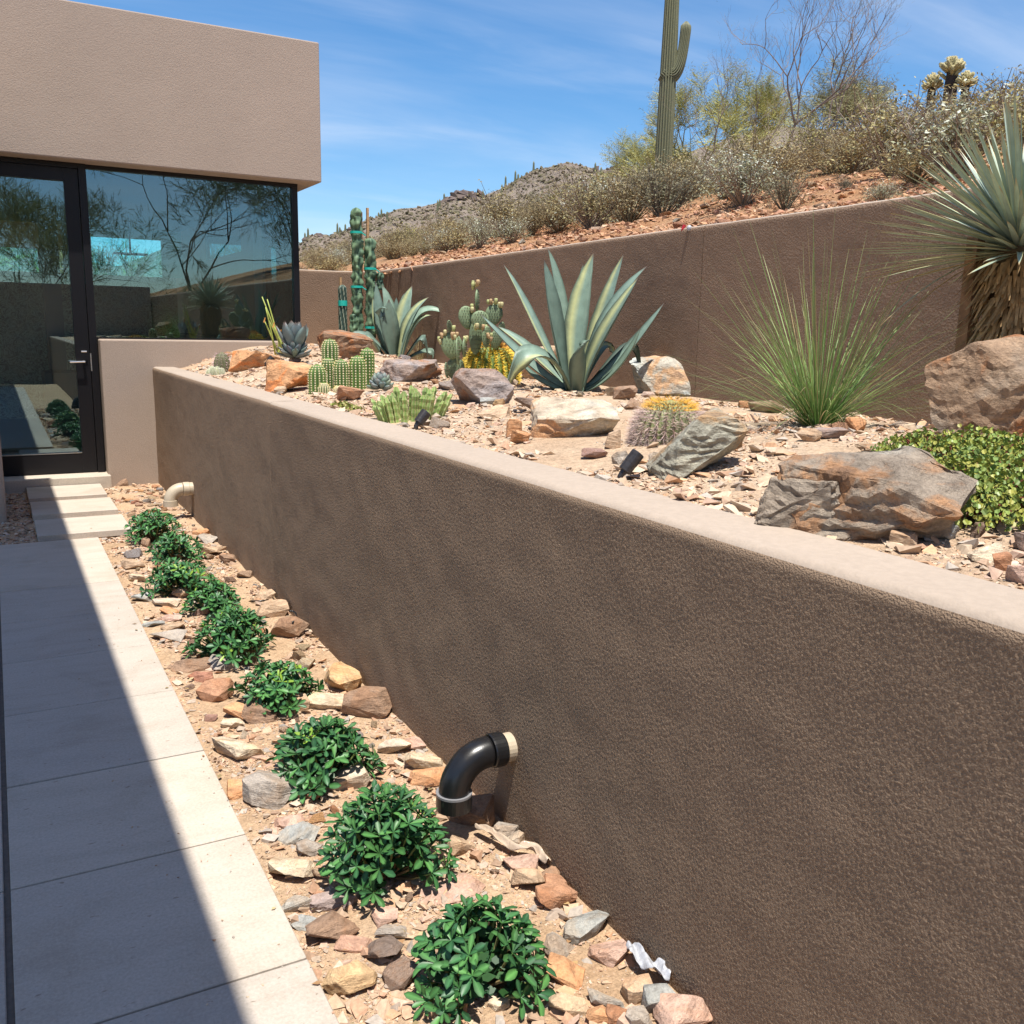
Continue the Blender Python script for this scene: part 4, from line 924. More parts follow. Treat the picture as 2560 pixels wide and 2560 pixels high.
# ------------------------------------------------------------------ cacti
def ribbed(mb, base, top, rad, nr, st, depth_, col, rib, dome=0.5, bulge=0.0, power=1.0):
    """ribbed stem; returns areole points with outward normals"""
    ax = (top - base); H = ax.length; A = ax.normalized(); u = A.orthogonal().normalized(); w = A.cross(u); v = []; c = []; f = []; ar = []; n = nr * 4
    for i in range(st + 1):
        t = i / st; h = H * t; d = max(0, (t - (1 - dome)) / dome); rr = rad * math.sqrt(max(0.0, 1 - d * d)) if d > 0 else rad
        rr *= 1 + bulge * math.sin(math.pi * min(1, t * 1.1)); rr = max(rr, 0.0)
        if t < 0.12: rr *= 0.86 + 0.14 * t / 0.12
        for k in range(n):
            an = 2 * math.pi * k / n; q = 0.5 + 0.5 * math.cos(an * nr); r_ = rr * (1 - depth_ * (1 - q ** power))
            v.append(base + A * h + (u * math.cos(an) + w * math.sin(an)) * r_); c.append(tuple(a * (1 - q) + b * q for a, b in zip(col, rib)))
            if k % 4 == 0 and 0 < i < st: ar.append((v[-1].copy(), ((u * math.cos(an) + w * math.sin(an)) * (0.15 + math.sqrt(max(0, 1 - d * d))) + A * d).normalized(), t))
    for i in range(st):
        for k in range(n): f.append((i * n + k, i * n + (k + 1) % n, (i + 1) * n + (k + 1) % n, (i + 1) * n + k))
    f.append(tuple(st * n + k for k in range(n))); mb.add(v, f, c); return ar
def spines(mb, ar, L, num, cols, wd, spread=0.8, puff=0.0, pcol=(.5, .45, .3), r=random):
    for p, nrm, t in ar:
        o1 = nrm.orthogonal().normalized(); o2 = nrm.cross(o1)
        if puff:
            a, b = o1 * puff, o2 * puff; q = p + nrm * puff * 0.6; mb.add([p + a, p + b, p - a, p - b, q], [(0, 1, 4), (1, 2, 4), (2, 3, 4), (3, 0, 4)], pcol)
        for j in range(num):
            an = r.uniform(0, 6.28); d = (nrm + (o1 * math.cos(an) + o2 * math.sin(an)) * spread * r.uniform(.4, 1.2)).normalized(); s = d.orthogonal().normalized() * wd; l = L * r.uniform(.6, 1.1)
            mb.add([p + s, p - s, p + d * l], [(0, 1, 2)], cols(t, r))
tor = thing('torch_cactus', 'clump of ribbed green torch cactus with rounded tops beside the orange boulder', 'cactus', ground(840, 975, 'bed')); co = tor.location.copy()
for x, yt, yb, w, d in ((345, 955, 1120, 112, .08), (260, 1130, 1335, 124, -.05), (335, 1085, 1295, 94, .03), (425, 1095, 1305, 104, -.02), (535, 1070, 1300, 116, 0), (605, 1015, 1290, 100, .10), (305, 1258, 1345, 76, -.10), (398, 1280, 1322, 48, -.09), (470, 1230, 1310, 60, .02)):
    b = on_plane(700 + x * .36232, 500 + yb * .36232, co, d); tp = on_plane(700 + x * .36232, 500 + yt * .36232, co, d); rr = w * .36232 * .5 * depth(b) / F
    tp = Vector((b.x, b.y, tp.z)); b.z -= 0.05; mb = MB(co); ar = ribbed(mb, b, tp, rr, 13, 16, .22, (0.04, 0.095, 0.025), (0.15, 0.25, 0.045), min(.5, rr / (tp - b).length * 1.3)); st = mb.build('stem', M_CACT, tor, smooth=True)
    sm = MB(co); spines(sm, ar[::1], .011, 4, lambda t, r: (.62, .52, .30) if t < .8 else (.55, .42, .08), .0011, .9, .0062, (.66, .60, .38)); sm.build('spines', M_SPINE, st)
placed['bed'].append((co.x, co.y, .25))
def barrel(name, label, uvb, w, h, nr, skin, rib, scol, L, num, wd, cat='barrel cactus'):
    c = ground(*uvb, 'bed'); k = depth(c) / F; rr = w * k * .5 * 1.06; H = h * k * .90; fwd = Vector((c.x, c.y, 0)).normalized(); c = c + fwd * rr * .8; c.z = bed_z(c.x, c.y) 
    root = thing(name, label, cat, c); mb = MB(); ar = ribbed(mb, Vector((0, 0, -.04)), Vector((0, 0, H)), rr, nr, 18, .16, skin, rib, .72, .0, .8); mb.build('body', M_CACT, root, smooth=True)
    sm = MB(); spines(sm, ar, L, num, scol, wd, 1.0, .0035, (.6, .5, .3)); sm.build('spines', M_SPINE, root); placed['bed'].append((c.x, c.y, rr)); return c
barrel('golden_barrel_cactus', 'round barrel cactus covered in golden yellow spines behind the purple boulder', (1226, 960), 130, 108, 24, (0.07, 0.14, 0.04), (0.20, 0.27, 0.05), lambda t, r: (.80, .58, .08) if t < .86 else r.choice([(.52, .22, .03), (.62, .34, .04)]), .042, 26, .0019)
barrel('spiny_barrel_cactus', 'grey-green barrel cactus with long pinkish spines and an orange crown', (1672, 1105), 170, 108, 26, (0.16, 0.20, 0.09), (0.31, 0.34, 0.16), lambda t, r: r.choice([(.50, .36, .34), (.55, .44, .36), (.30, .2, .16)]) if t < .8 else r.choice([(.62, .32, .04), (.66, .42, .08)]), .042, 14, .0012)
def pincushion(name, label, uvb, w, h, col, scol, L, num, heads):
    c = ground(*uvb, 'bed'); k = depth(c) / F; root = thing(name, label, 'cactus', c)
    for i in range(heads):
        a = i * 2.4; q = 0 if heads == 1 else math.sqrt(i / heads) * w * k * .42; rr = w * k * .5 if heads == 1 else w * k * .17; b = Vector((math.cos(a) * q, math.sin(a) * q, -.02)); mb = MB()
        ar = ribbed(mb, b, b + Vector((0, 0, h * k * (1 if heads == 1 else random.uniform(.7, 1.1)) + .02)), rr, 12, 9, .15, col, tuple(x * 1.4 for x in col), .7); s = mb.build('stem', M_CACT, root, smooth=True); sm = MB(); spines(sm, ar, L, num, lambda t, r: r.choice(scol), .0008, 1.2, .003, scol[0]); sm.build('spines', M_SPINE, s)
pincushion('pincushion_cactus', 'small cactus bristling with pink-grey spines left of the flat orange boulder', (556, 930), 42, 50, (0.12, 0.12, 0.06), [(.55, .42, .40), (.50, .33, .33), (.36, .22, .22)], .035, 7, 1)
pincushion('snowball_cactus', 'low cluster of whitish snowball cactus heads on the wall end', (538, 938), 50, 22, (0.30, 0.32, 0.20), [(.62, .60, .48), (.66, .64, .52)], .010, 7, 8)
# finger-like succulent clump
eu = thing('resin_spurge', 'dense clump of four-angled light green fingers behind the small spotlight', 'succulent', ground(1030, 1052, 'bed')); ec = eu.location.copy()
for i in range(46):
    x = random.uniform(-1, 1); d = random.uniform(-.5, 1); hgt = (1 - .55 * abs(x) ** 1.6) * random.uniform(.8, 1.1); e_ = Vector((ec.x, ec.y, 0)).normalized(); sd = Vector((e_.y, -e_.x, 0))
    b = ec + sd * x * 0.155 + e_ * (d * .12 + .02); b.z = bed_z(b.x, b.y) - .02; H = 0.125 * hgt * (1 + .25 * max(0, d)) + .03; lean = sd * x * .05 + e_ * (d * .02 - .01)
    mb = MB(ec); v = []; c = []; f = []; rr = .0135; st = 8; a0 = random.uniform(0, 1.57)
    for k in range(st + 1):
        t = k / st; p = b + Vector((0, 0, H * t)) + lean * t ** 1.5 * .9; sc = (1 if t < .9 else .55) * (0.9 + .2 * (k % 2))
        for j in range(8):
            an = a0 + j * math.pi / 4; ee = j % 2 == 0; q = rr * (1.15 if ee else .62) * sc; v.append(p + Vector((math.cos(an) * q, math.sin(an) * q, 0)))
            c.append(((.40, .46, .20) if k % 2 else (.40, .38, .18)) if ee else (.20, .33, .085))
    for k in range(st):
        for j in range(8): f.append((k * 8 + j, k * 8 + (j + 1) % 8, (k + 1) * 8 + (j + 1) % 8, (k + 1) * 8 + j))
    f.append(tuple(st * 8 + j for j in range(8))); mb.add(v, f, c); mb.build('stem', M_CACT, eu)
placed['bed'].append((ec.x, ec.y, .2))
# prickly pear
pp = thing('prickly_pear', 'grey-green prickly pear with round pads and knobbly buds against the far wall', 'cactus', ground(1168, 958, 'bed')); pc = pp.location.copy()
def z5(x, y, d): return on_plane(700 + x * .36232, 500 + y * .36232, pc, d)
kp = .36232 * depth(pc) / F; vf = Vector((pc.x, pc.y, 0)).normalized(); vs = Vector((vf.y, -vf.x, 0))
def pad(x, y, w, h, d, rot=0.0, lean=0.0, shade=1.0):
    c = z5(x, y, d); S = (vs * math.cos(rot) + vf * math.sin(rot)); U = (Vector((0, 0, 1)) + vs * lean).normalized(); Nn = S.cross(U).normalized(); W, H = w * kp * .5, h * kp * .5; T = max(.008, min(W, H) * .22)
    v = []; f = []; col = []; nu, nv = 18, 8
    for i in range(nv + 1):
        th = math.pi * i / nv
        for j in range(nu):
            ph = 2 * math.pi * j / nu; a = math.sin(th) * math.cos(ph); b = math.sin(th) * math.sin(ph); e = math.cos(th); wq = (1 - .22 * max(0, -b))
            v.append(c + S * a * W * wq + U * b * H + Nn * e * T); q = .9 + .2 * random.random(); col.append((.175 * q * shade, .235 * q * shade, .135 * q * shade))
    for i in range(nv):
        for j in range(nu): f.append((i * nu + j, i * nu + (j + 1) % nu, (i + 1) * nu + (j + 1) % nu, (i + 1) * nu + j))
    mb = MB(pc); mb.add(v, f, col); o = mb.build('pad', M_CACT, pp, smooth=True)
    sm = MB(pc)
    for a in np.arange(-.85, .86, .28):
        for b in np.arange(-.85, .86, .24):
            if a * a + b * b > .8: continue
            for sg in (-1, 1):
                p = c + S * (a + .1 * ((b * 4) % 2)) * W + U * b * H + Nn * sg * T * math.sqrt(max(0, 1 - a * a - b * b)) * 1.02; g_ = .0035; sm.add([p + S * g_, p + U * g_, p - S * g_, p - U * g_, p + Nn * sg * g_ * 2], [(0, 1, 4), (1, 2, 4), (2, 3, 4), (3, 0, 4)], (.10, .085, .05))
    sm.build('areoles', M_SPINE, o)
for a in ((1290, 812, 124, 160, .02, .3, -.1), (1380, 830, 126, 130, -.06, .1, 0), (1350, 950, 96, 240, .0, .2, 0, .9), (1475, 792, 126, 152, .04, .1, .1), (1185, 1005, 152, 185, -.04, .1, -.05), (1168, 872, 36, 84, -.06, .0, -.05), (1210, 1165, 132, 160, -.02, .1, 0, .8), (1425, 945, 84, 150, -.08, .7, .05), (1492, 960, 92, 140, .0, .3, .1), (1360, 695, 120, 160, .04, 1.4, 0), (1225, 1045, 110, 180, -.14, 1.42, -.05), (1272, 1020, 120, 130, -.10, 1.40, 0), (1528, 885, 60, 90, .06, .5, .1), (1150, 1175, 40, 110, -.1, .8, -.1)): pad(*a)
bu = MB(pc)
for cx_, cy_, nb_, sp, d in ((1352, 585, 8, 24, .04), (1480, 710, 9, 52, .04), (1388, 872, 8, 38, -.09), (1200, 935, 6, 24, -.12), (1122, 930, 5, 24, -.04), (1282, 955, 4, 18, -.1), (1440, 945, 4, 22, -.1), (1100, 975, 2, 8, -.04), (1340, 745, 3, 16, 0), (1200, 895, 3, 16, -.05)):
    for j in range(nb_):
        p = z5(cx_ + random.uniform(-sp, sp), cy_ + random.uniform(-16, 16), d + random.uniform(-.02, .02)); rr = random.uniform(.010, .015); bu.tube([p - Vector((0, 0, rr * 1.4)), p - Vector((0, 0, rr * .5)), p + Vector((0, 0, rr * .7)), p + Vector((0, 0, rr * 1.4))], [rr * .5, rr * .9, rr, rr * .7], 7, random.choice([(.34, .36, .16), (.42, .38, .20), (.38, .26, .14)]))
bu.build('buds', M_CACT, pp, smooth=True)
placed['bed'].append((pc.x, pc.y, .2))
# totem columns with ties and stakes
def totem(x, yt, yb, w, d, org, lumps=True, dark=1.0):
    b = on_plane(700 + x * .36232, 500 + yb * .36232, org, d); t = on_plane(700 + x * .36232, 500 + yt * .36232, org, d); t = Vector((b.x + (t.x - b.x) * .3, b.y + (t.y - b.y) * .3, t.z)); rr = w * .36232 * .5 * depth(b) / F
    n, st = 22, max(24, int((t - b).length / .016)); v = []; c = []; f = []; sd = random.uniform(0, 50)
    for i in range(st + 1):
        q = i / st; dome = max(0, (q - .95) / .05)
        for j in range(n):
            a = 2 * math.pi * j / n; p = Vector((math.cos(a) * 1.2, math.sin(a) * 1.2, q * (t - b).length / rr * .75 + sd)); k = noise.noise(p * 1.15); k2 = noise.noise(p * 2.6 + Vector((5, 0, 0)))
            r_ = rr * (.80 + .48 * max(-.35, k) + .26 * k2) * math.sqrt(max(.02, 1 - dome * dome)) * (1 - .10 * math.cos(a * 5)); v.append(b.lerp(t, q) + Vector((math.cos(a), math.sin(a), 0)) * r_)
            s_ = min(1, max(0, k * 1.1 + .45)); c.append(tuple(dark * (x0 * (1 - s_) + x1 * s_) for x0, x1 in zip((.035, .075, .05), (.16, .25, .145))))
    for i in range(st):
        for j in range(n): f.append((i * n + j, i * n + (j + 1) % n, (i + 1) * n + (j + 1) % n, (i + 1) * n + j))
    f.append(tuple(st * n + j for j in range(n))); mb = MB(org); mb.add(v, f, c); return mb, b, t, rr
to = thing('totem_cactus', 'tall knobbly dark green totem cactus columns tied with green tape to stakes', 'cactus', on_plane(910, 845, Vector((3.42, 9.75, 1.1)), 0)); tco = Vector((to.location.x, to.location.y, 1.10)); to.location = tco
for x, yt, yb, w, d, ties in ((535, 52, 950, 84, 0, (225, 600)), (626, 262, 950, 82, .05, (475, 880)), (690, 500, 620, 58, .06, ()), (512, 785, 950, 60, -.04, ()), (650, 560, 640, 50, .06, ())):
    mb, b, t, rr = totem(x, yt, yb, w, d, tco); s = mb.build('column', M_CACT, to, smooth=True)
    for ty in ties:
        z = on_plane(700 + x * .36232, 500 + ty * .36232, tco, d).z; tb = MB(tco); tb.tube([(b.x, b.y, z - .012), (b.x + .0, b.y, z + .012)], rr * 1.02, 16, cap=False); tb.tube([(b.x + .03, b.y - rr, z), (b.x + .08, b.y - rr, z - .03)], .006, 5); tb.build('tie', M_TIE, s)
def stake(name, label, x, yt, yb, d, w, mat):
    b = on_plane(700 + x * .36232, 500 + yb * .36232, tco, d); t = on_plane(700 + x * .36232, 500 + yt * .36232, tco, d); m = MB(b); m.box((b.x - w, b.y - w, b.z - .1), (b.x + w, b.y + w, t.z)); o = m.build(name, mat, None, loc=b); return tag(o, label, 'stake', 'wooden stakes holding the tall columns')
stake('wooden_stake', 'dark wooden stake right behind the tallest totem column', 572, 85, 940, .12, .008, M_WOOD)
stake('wooden_stake', 'taller pale wooden stake rising behind the second totem column', 612, 55, 940, .16, .012, M_WOODL)
wc = thing('spiral_cactus', 'short dark spiral cactus post wrapped with a green tie, left of the tall columns', 'cactus', on_plane(858, 838, tco, -.05)); wco = wc.location.copy()
b = wco.copy(); tz = on_plane(860, 712, tco, -.05).z; rr = .048; n, st = 40, 40; v = []; c = []; f = []
for i in range(st + 1):
    q = i / st; dm = max(0, (q - .92) / .08)
    for j in range(n):
        a = 2 * math.pi * j / n; k = math.cos(a * 7 + q * 13); r_ = rr * (.86 + .14 * k) * math.sqrt(max(.05, 1 - dm * dm)); v.append(Vector((b.x + math.cos(a) * r_, b.y + math.sin(a) * r_, b.z - .05 + (tz - b.z + .05) * q))); c.append((.40, .44, .32) if k > .88 else (.03, .06, .045))
for i in range(st):
    for j in range(n): f.append((i * n + j, i * n + (j + 1) % n, (i + 1) * n + (j + 1) % n, (i + 1) * n + j))
f.append(tuple(st * n + j for j in range(n))); mb = MB(wco); mb.add(v, f, c); mb.build('column', M_CACT, wc, smooth=True)
tb = MB(wco); zt = on_plane(858, 758, tco, -.05).z; tb.tube([(b.x, b.y, zt - .028), (b.x, b.y, zt + .028)], rr * 1.03, 16, cap=False); tb.build('tie', M_TIE, wc)
m = MB(wco); m.box((b.x - .01, b.y + .055, b.z - .05), (b.x + .012, b.y + .075, tz + .08)); m.build('stake', M_WOODL, wc)
# candelilla-like stems
sp = thing('slipper_plant', 'bunch of slim yellow-green stems with reddish tips left of the small agave', 'plant', ground(700, 884, 'bed')); sc_ = sp.location.copy()
for i, (x, y) in enumerate(((655, 742), (664, 768), (668, 748), (672, 800), (683, 812), (690, 822), (700, 830), (706, 838), (716, 826), (660, 800))):
    tpt = on_plane(x, y, sc_, random.uniform(-.05, .06)); mb = MB(sc_); b = sc_ + Vector((random.uniform(-.04, .04), random.uniform(-.04, .04), -.01)); mb.tube(bez([b, b.lerp(tpt, .5) + Vector((.01, 0, -.01)), tpt], 6), [.007, .007, .007, .006, .006, .005, .004], 6, (.36, .42, .10)); s = mb.build('stem', M_CACT, sp, smooth=True)
    if i > 3:
        mb = MB(sc_); mb.tube([tpt - Vector((0, 0, .02)), tpt + Vector((.01, 0, .02))], [.008, .003], 6, (.50, .22, .06)); mb.build('bud', M_CACT, s)

# ------------------------------------------------------------------ yucca
yc = Vector((3.295, 2.179, 1.758)); yb = Vector((3.33, 2.124, bed_z(3.33, 2.124)))
yu = thing('yucca', 'big spiky blue-green yucca with a straw-thatched trunk at the right edge', 'yucca', yb)
tm = MB(yb); tm.tube([yb + Vector((0, 0, -.1)), yb + Vector((0, 0, .3)), yc + Vector((.02, -.03, .02))], [.145, .145, .12], 20, (.16, .11, .06)); tk = tm.build('trunk', M_BARK, yu, smooth=True)
th = MB(yb); r = random.Random(5)
for i in range(2600):
    a = r.uniform(0, 6.283); z = r.uniform(yb.z - .05, yc.z - .02); o = Vector((math.cos(a), math.sin(a), 0)); p = Vector((yb.x, yb.y, z)) + (Vector((yc.x - yb.x, yc.y - yb.y, 0)) * ((z - yb.z) / (yc.z - yb.z))) + o * r.uniform(.13, .155); dn = (Vector((0, 0, -1)) + o * r.uniform(.15, .75) + Vector((r.gauss(0, .15), r.gauss(0, .15), 0))).normalized(); s = o.cross(dn).normalized() * r.uniform(.005, .009); L = r.uniform(.05, .10)
    q = r.uniform(.6, 1.2); th.add([p - s, p + s, p + dn * L + o * .012 + s * .4, p + dn * L + o * .012 - s * .4], [(0, 1, 2, 3)], (.37 * q, .245 * q, .12 * q))
tag(th.build('dead_leaf_thatch', M_THATCH, tk), kind='stuff')
def blade(p, d, L, w, droop, col, edge, name='blade'):
    mb = MB(yb); n = 7; v = []; c = []; f = []; S0 = d.cross(Vector((0, 0, 1))); S0 = S0.normalized() if S0.length > .05 else Vector((1, 0, 0))
    for i in range(n + 1):
        t = i / n; q = p + d * L * t + Vector((0, 0, -droop * L * t * t)); T = (d + Vector((0, 0, -2 * droop * t))).normalized(); N = S0.cross(T).normalized(); hw = w * .5 * float(np.interp(t, [0, .1, .35, .7, .92, 1], [1.3, 1, 1, .72, .3, .02]))
        v += [q - S0 * hw + N * hw * .35, q - S0 * hw * .8 + N * hw * .2, q, q + S0 * hw * .8 + N * hw * .2, q + S0 * hw + N * hw * .35]; k = col if t < .93 else (.34, .20, .08); e = edge if t < .93 else (.34, .2, .08); c += [e, k, tuple(x * 1.12 for x in k), k, e]
    for i in range(n):
        for k in range(4): f.append((i * 5 + k, i * 5 + k + 1, i * 5 + 6 + k, i * 5 + 5 + k))
    mb.add(v, f, c); return mb.build(name, M_YUCCA, yu, smooth=True)
r = random.Random(11)
for i in range(296):
    z = 1 - 1.16 * ((i + .5) / 296); a = i * 2.39996 + r.uniform(-.15, .15); hr = math.sqrt(max(0, 1 - z * z)); d = Vector((math.cos(a) * hr, math.sin(a) * hr, z)).normalized()
    q = r.uniform(.85, 1.15); L = r.uniform(.47, .58) * (1.0 if z < .25 else .92); dead = z < -.10 and r.random() < .25
    blade(yc + d * .05 + Vector((0, 0, .03 * z)), d, L, .0215, r.uniform(.0, .06) if z > 0 else r.uniform(.02, .10), (.30 * q, .22 * q, .11 * q) if dead else (.27 * q, .335 * q, .27 * q), (.52, .48, .19))
for d, L, dr in ((Vector((-.95, .3, -.12)), .50, .42), (Vector((-.5, .7, -.15)), .40, .6)): blade(yc + d * .04, d.normalized(), L, .020, dr, (.34, .30, .16), (.45, .32, .12))
p = at_x(2462, 850, 3.18); sk = MB(); sk.box((-.022, -.022, -.4), (.022, .022, .66)); o = sk.build('wooden_post', M_WOOD, None, loc=Vector((3.17, 2.27, 1.15))); tag(o, 'dark square wooden post beside the yucca trunk', 'post')

# ------------------------------------------------------------------ bunch grass
gp = ground(2045, 1066, 'bed'); r = random.Random(3); gm = MB(gp); placed['bed'].append((gp.x, gp.y, .1))
for i in range(680):
    a = r.uniform(0, 6.283); q = r.random() ** .7; el = R(86 - 66 * q + r.gauss(0, 5)); d = Vector((math.cos(a) * math.cos(el), math.sin(a) * math.cos(el), math.sin(el))); b = gp + Vector((math.cos(a), math.sin(a), 0)) * .055 * r.random() ** .5; L = r.uniform(.42, .90) * (1.0 - .08 * q); dr = r.uniform(.06, .85) ** 1.2 * (.35 + q * .65) * L
    pts = [b + d * L * t + Vector((0, 0, -dr * t * t)) for t in (0, .15, .3, .45, .6, .75, .88, 1)]
    if min(p_.z - bed_z(p_.x, p_.y) for p_ in pts[1:]) < 0.0: continue
    s = d.cross(Vector((0, 0, 1))); s = (s.normalized() if s.length > .01 else Vector((1, 0, 0))) * r.uniform(.0007, .0013); s = (s + Vector((r.gauss(0, .0006), r.gauss(0, .0006), 0)))
    k = r.uniform(.75, 1.25); dry = r.random() < .08; cc = [(.42, .34, .17)] * 8 if dry else [tuple(x * k for x in ((.10, .19, .045) if j < 2 else (.175, .28, .08) if j < 6 else (.28, .33, .14))) for j in range(8)]
    v = []; c = []
    for j, p_ in enumerate(pts): w = (1, 1, 1, .95, .85, .7, .5, .15)[j]; v += [p_ - s * w, p_ + s * w]; c += [cc[j]] * 2
    gm.add(v, [(2 * j, 2 * j + 1, 2 * j + 3, 2 * j + 2) for j in range(7)], c)
o = gm.build('bunch_grass', M_GRASS, None, loc=gp); tag(o, 'fine green bunch grass fountain in front of the far wall', 'grass clump')
def tuft(name, label, uvb, h, n, col, cat):
    p0 = ground(*uvb, 'bed'); m_ = MB(p0); r = random.Random(hash(label) % 999); k = depth(p0) / F * h
    for i in range(n):
        a = r.uniform(0, 6.283); el = R(r.uniform(35, 88)); d = Vector((math.cos(a) * math.cos(el), math.sin(a) * math.cos(el), math.sin(el))); L = k * r.uniform(.6, 1.1); b = p0 + Vector((r.gauss(0, .015), r.gauss(0, .015), 0)); s = Vector((-d.y, d.x, 0)).normalized() * .0012; dr = .25 * L
        pts = [b + d * L * t + Vector((0, 0, -dr * t * t)) for t in (0, .35, .7, 1)]; v = []
        for j, p_ in enumerate(pts): w = (1, 1, .7, .15)[j]; v += [p_ - s * w, p_ + s * w]
        q = r.uniform(.7, 1.2); m_.add(v, [(0, 1, 3, 2), (2, 3, 5, 4), (4, 5, 7, 6)], tuple(x * q for x in col))
    return tag(m_.build(name, M_GRASS, None, loc=p0), label, cat)
tuft('dry_grass_tuft', 'wispy dry grass tuft behind the medium agave', (1050, 905), 110, 60, (.34, .28, .13), 'grass tuft')
# trailing succulent at right
def leafy_mound(name, label, uvs, rad, hgt, n, cols, cat, leaf):
    c0 = ground(*uvs[0], 'bed'); root = thing(name, label, cat, c0); fm = MB(c0); sm = MB(c0); r = random.Random(17)
    for i in range(n):
        u, v = uvs[r.randrange(len(uvs))]; g0 = ground(u, v, 'bed'); a = r.uniform(0, 6.283); q = math.sqrt(r.random()); x, y_ = g0.x + math.cos(a) * q * rad, g0.y + math.sin(a) * q * rad; top = hgt * math.sqrt(max(0, 1 - q * q * .9)) * r.uniform(.55, 1.05)
        p = Vector((x, y_, bed_z(x, y_) + top)); d = Vector((math.cos(a) * q + r.gauss(0, .3), math.sin(a) * q + r.gauss(0, .3), r.uniform(.3, .9))).normalized()
        if i % 6 == 0: sm.tube([Vector((g0.x, g0.y, g0.z)).lerp(p, .3), p.lerp(Vector((g0.x, g0.y, g0.z)), .3) + Vector((0, 0, .01)), p], .0022, 4, (.17, .05, .035))
        for j in range(3):
            nr = (d + Vector((r.gauss(0, .6), r.gauss(0, .6), r.gauss(0, .4)))).normalized(); s = nr.orthogonal().normalized(); w = nr.cross(s); l = leaf * r.uniform(.7, 1.15); pc_ = p + Vector((r.gauss(0, .008), r.gauss(0, .008), r.gauss(0, .006))); k = r.uniform(.8, 1.2); cc = tuple(x * k for x in r.choice(cols))
            fm.add([pc_ + s * l, pc_ + (s * .6 + w * .75) * l + nr * l * .2, pc_ + (-s * .6 + w * .75) * l + nr * l * .2, pc_ - s * l, pc_ + (-s * .6 - w * .75) * l + nr * l * .2, pc_ + (s * .6 - w * .75) * l + nr * l * .2], [(0, 1, 2, 3), (0, 3, 4, 5)], cc)
    sm.build('stems', M_BARK, root); tag(fm.build('foliage', M_LEAF, root), kind='stuff'); placed['bed'].append((c0.x, c0.y, rad)); return root
leafy_mound('trailing_succulent', 'low spreading yellow-green small-leaved succulent at the right below the big boulder', [(2420, 1250), (2500, 1290), (2480, 1200), (2380, 1200), (2310, 1165), (2540, 1250), (2545, 1180), (2440, 1165), (2420, 1290)], .14, .085, 4200, [(.30, .34, .06), (.25, .33, .07), (.36, .35, .07), (.19, .28, .07)], 'succulent', .0062)
leafy_mound('ground_cover_plant', 'tiny yellow-green creeping plant right behind the wall left of the finger-like clump', [(850, 1018), (880, 1028)], .05, .02, 170, [(.26, .30, .07), (.32, .30, .10)], 'plant', .007)

# ------------------------------------------------------------------ spotlights, pipes, odds and ends
def spot(label, uvb, uvt, rpx, kind='bed'):
    b = ground(*uvb, kind) + Vector((0, 0, .015)); t = on_plane(*uvt, b, .02); k = depth(b) / F; rr = rpx * k; d = (t - b).normalized(); root = thing('spotlight', label, 'spotlight', b, 'small spotlights of the raised bed'); m = MB(b)
    L = (t - b).length; m.tube([b + d * L * .22, b + d * L * .24, b + d * L * .55, b + d * L * .56, b + d * L * .98, b + d * L], [rr * .86, rr, rr, rr * 1.04, rr * 1.04, rr * .96], 18); bd = m.build('housing', M_LAMP, root, smooth=False)
    m = MB(b); m.tube([b + Vector((0, 0, -.08)), b, b + d * L * .24], [rr * .35, rr * .45, rr * .6], 10); m.build('bracket', M_LAMP, root)
    m = MB(b); m.tube([b + d * L * .985, b + d * L * 1.002], rr * .8, 14); m.build('lens', M_BLACKP, root)
spot('small dark spotlight aimed up in front of the finger-like succulent clump', (1040, 1074), (1066, 1030), 13)
spot('larger dark spotlight aimed up beside the near wall before the tilted slab', (1550, 1204), (1596, 1132), 17)
spot('small black spotlight between the flat tan-orange and bright orange boulders', (663, 924), (680, 893), 8)
def elbow(name, label, uvw, uve, rpx, mat, black):
    w = at_x(*uvw, GX); e = at_y(*uve, w.y); k = depth(w) / F; rr = rpx * k; root = thing(name, label, 'pipe', w); lx = w.x - e.x; lz = w.z - e.z; r0 = min(lx, lz) * .74; cxp = e.x + r0; czp = w.z - r0
    arc = [Vector((cxp - r0 * math.sin(a), w.y, czp + r0 * math.cos(a))) for a in [math.pi / 2 * i / 12 for i in range(13)]]
    m = MB(w); m.tube([Vector((cxp + .004, w.y, w.z))] + arc + [Vector((e.x, w.y, e.z))], rr * (.96 if black else 1), 24); m.build('elbow', mat, root, smooth=True)
    m = MB(w); m.tube([(w.x + .05, w.y, w.z), (w.x - lx * .20, w.y, w.z)], rr * (.9 if black else 1.0), 24); m.build('stub', M_BEIGEP, root)
    m = MB(w); x_ = w.x - lx * .16; q = rr * 1.07; m.tube([(x_, w.y, w.z), (x_ - .004, w.y, w.z), (cxp + .012, w.y, w.z), (cxp + .008, w.y, w.z)], [q * .96, q, q, q * .96], 28); m.build('coupling', mat, root)
    m = MB(w); m.tube([(e.x, w.y, e.z + rr * .75), (e.x, w.y, e.z + rr * .72), (e.x, w.y, e.z - rr * .18), (e.x, w.y, e.z - rr * .2)], [q * .97, q * 1.04, q * 1.04, q], 28); m.build('end_hub', mat, root)
    if black: m = MB(w); m.tube([(e.x, w.y, e.z + rr * .88), (e.x, w.y, e.z + rr * .74)], q * 1.045, 28); m.build('grey_ring', M_GREYP, root)
    return w
wpx = elbow('drain_pipe', 'black plastic drain pipe elbow coming out of the wall beside the fullest shrub', (1277, 1866), (1135, 2012), 40, M_BLACKP, True)
elbow('drain_pipe', 'beige plastic drain pipe elbow coming out of the wall near the door', (482, 1221), (427, 1262), 16, M_BEIGEP, False)
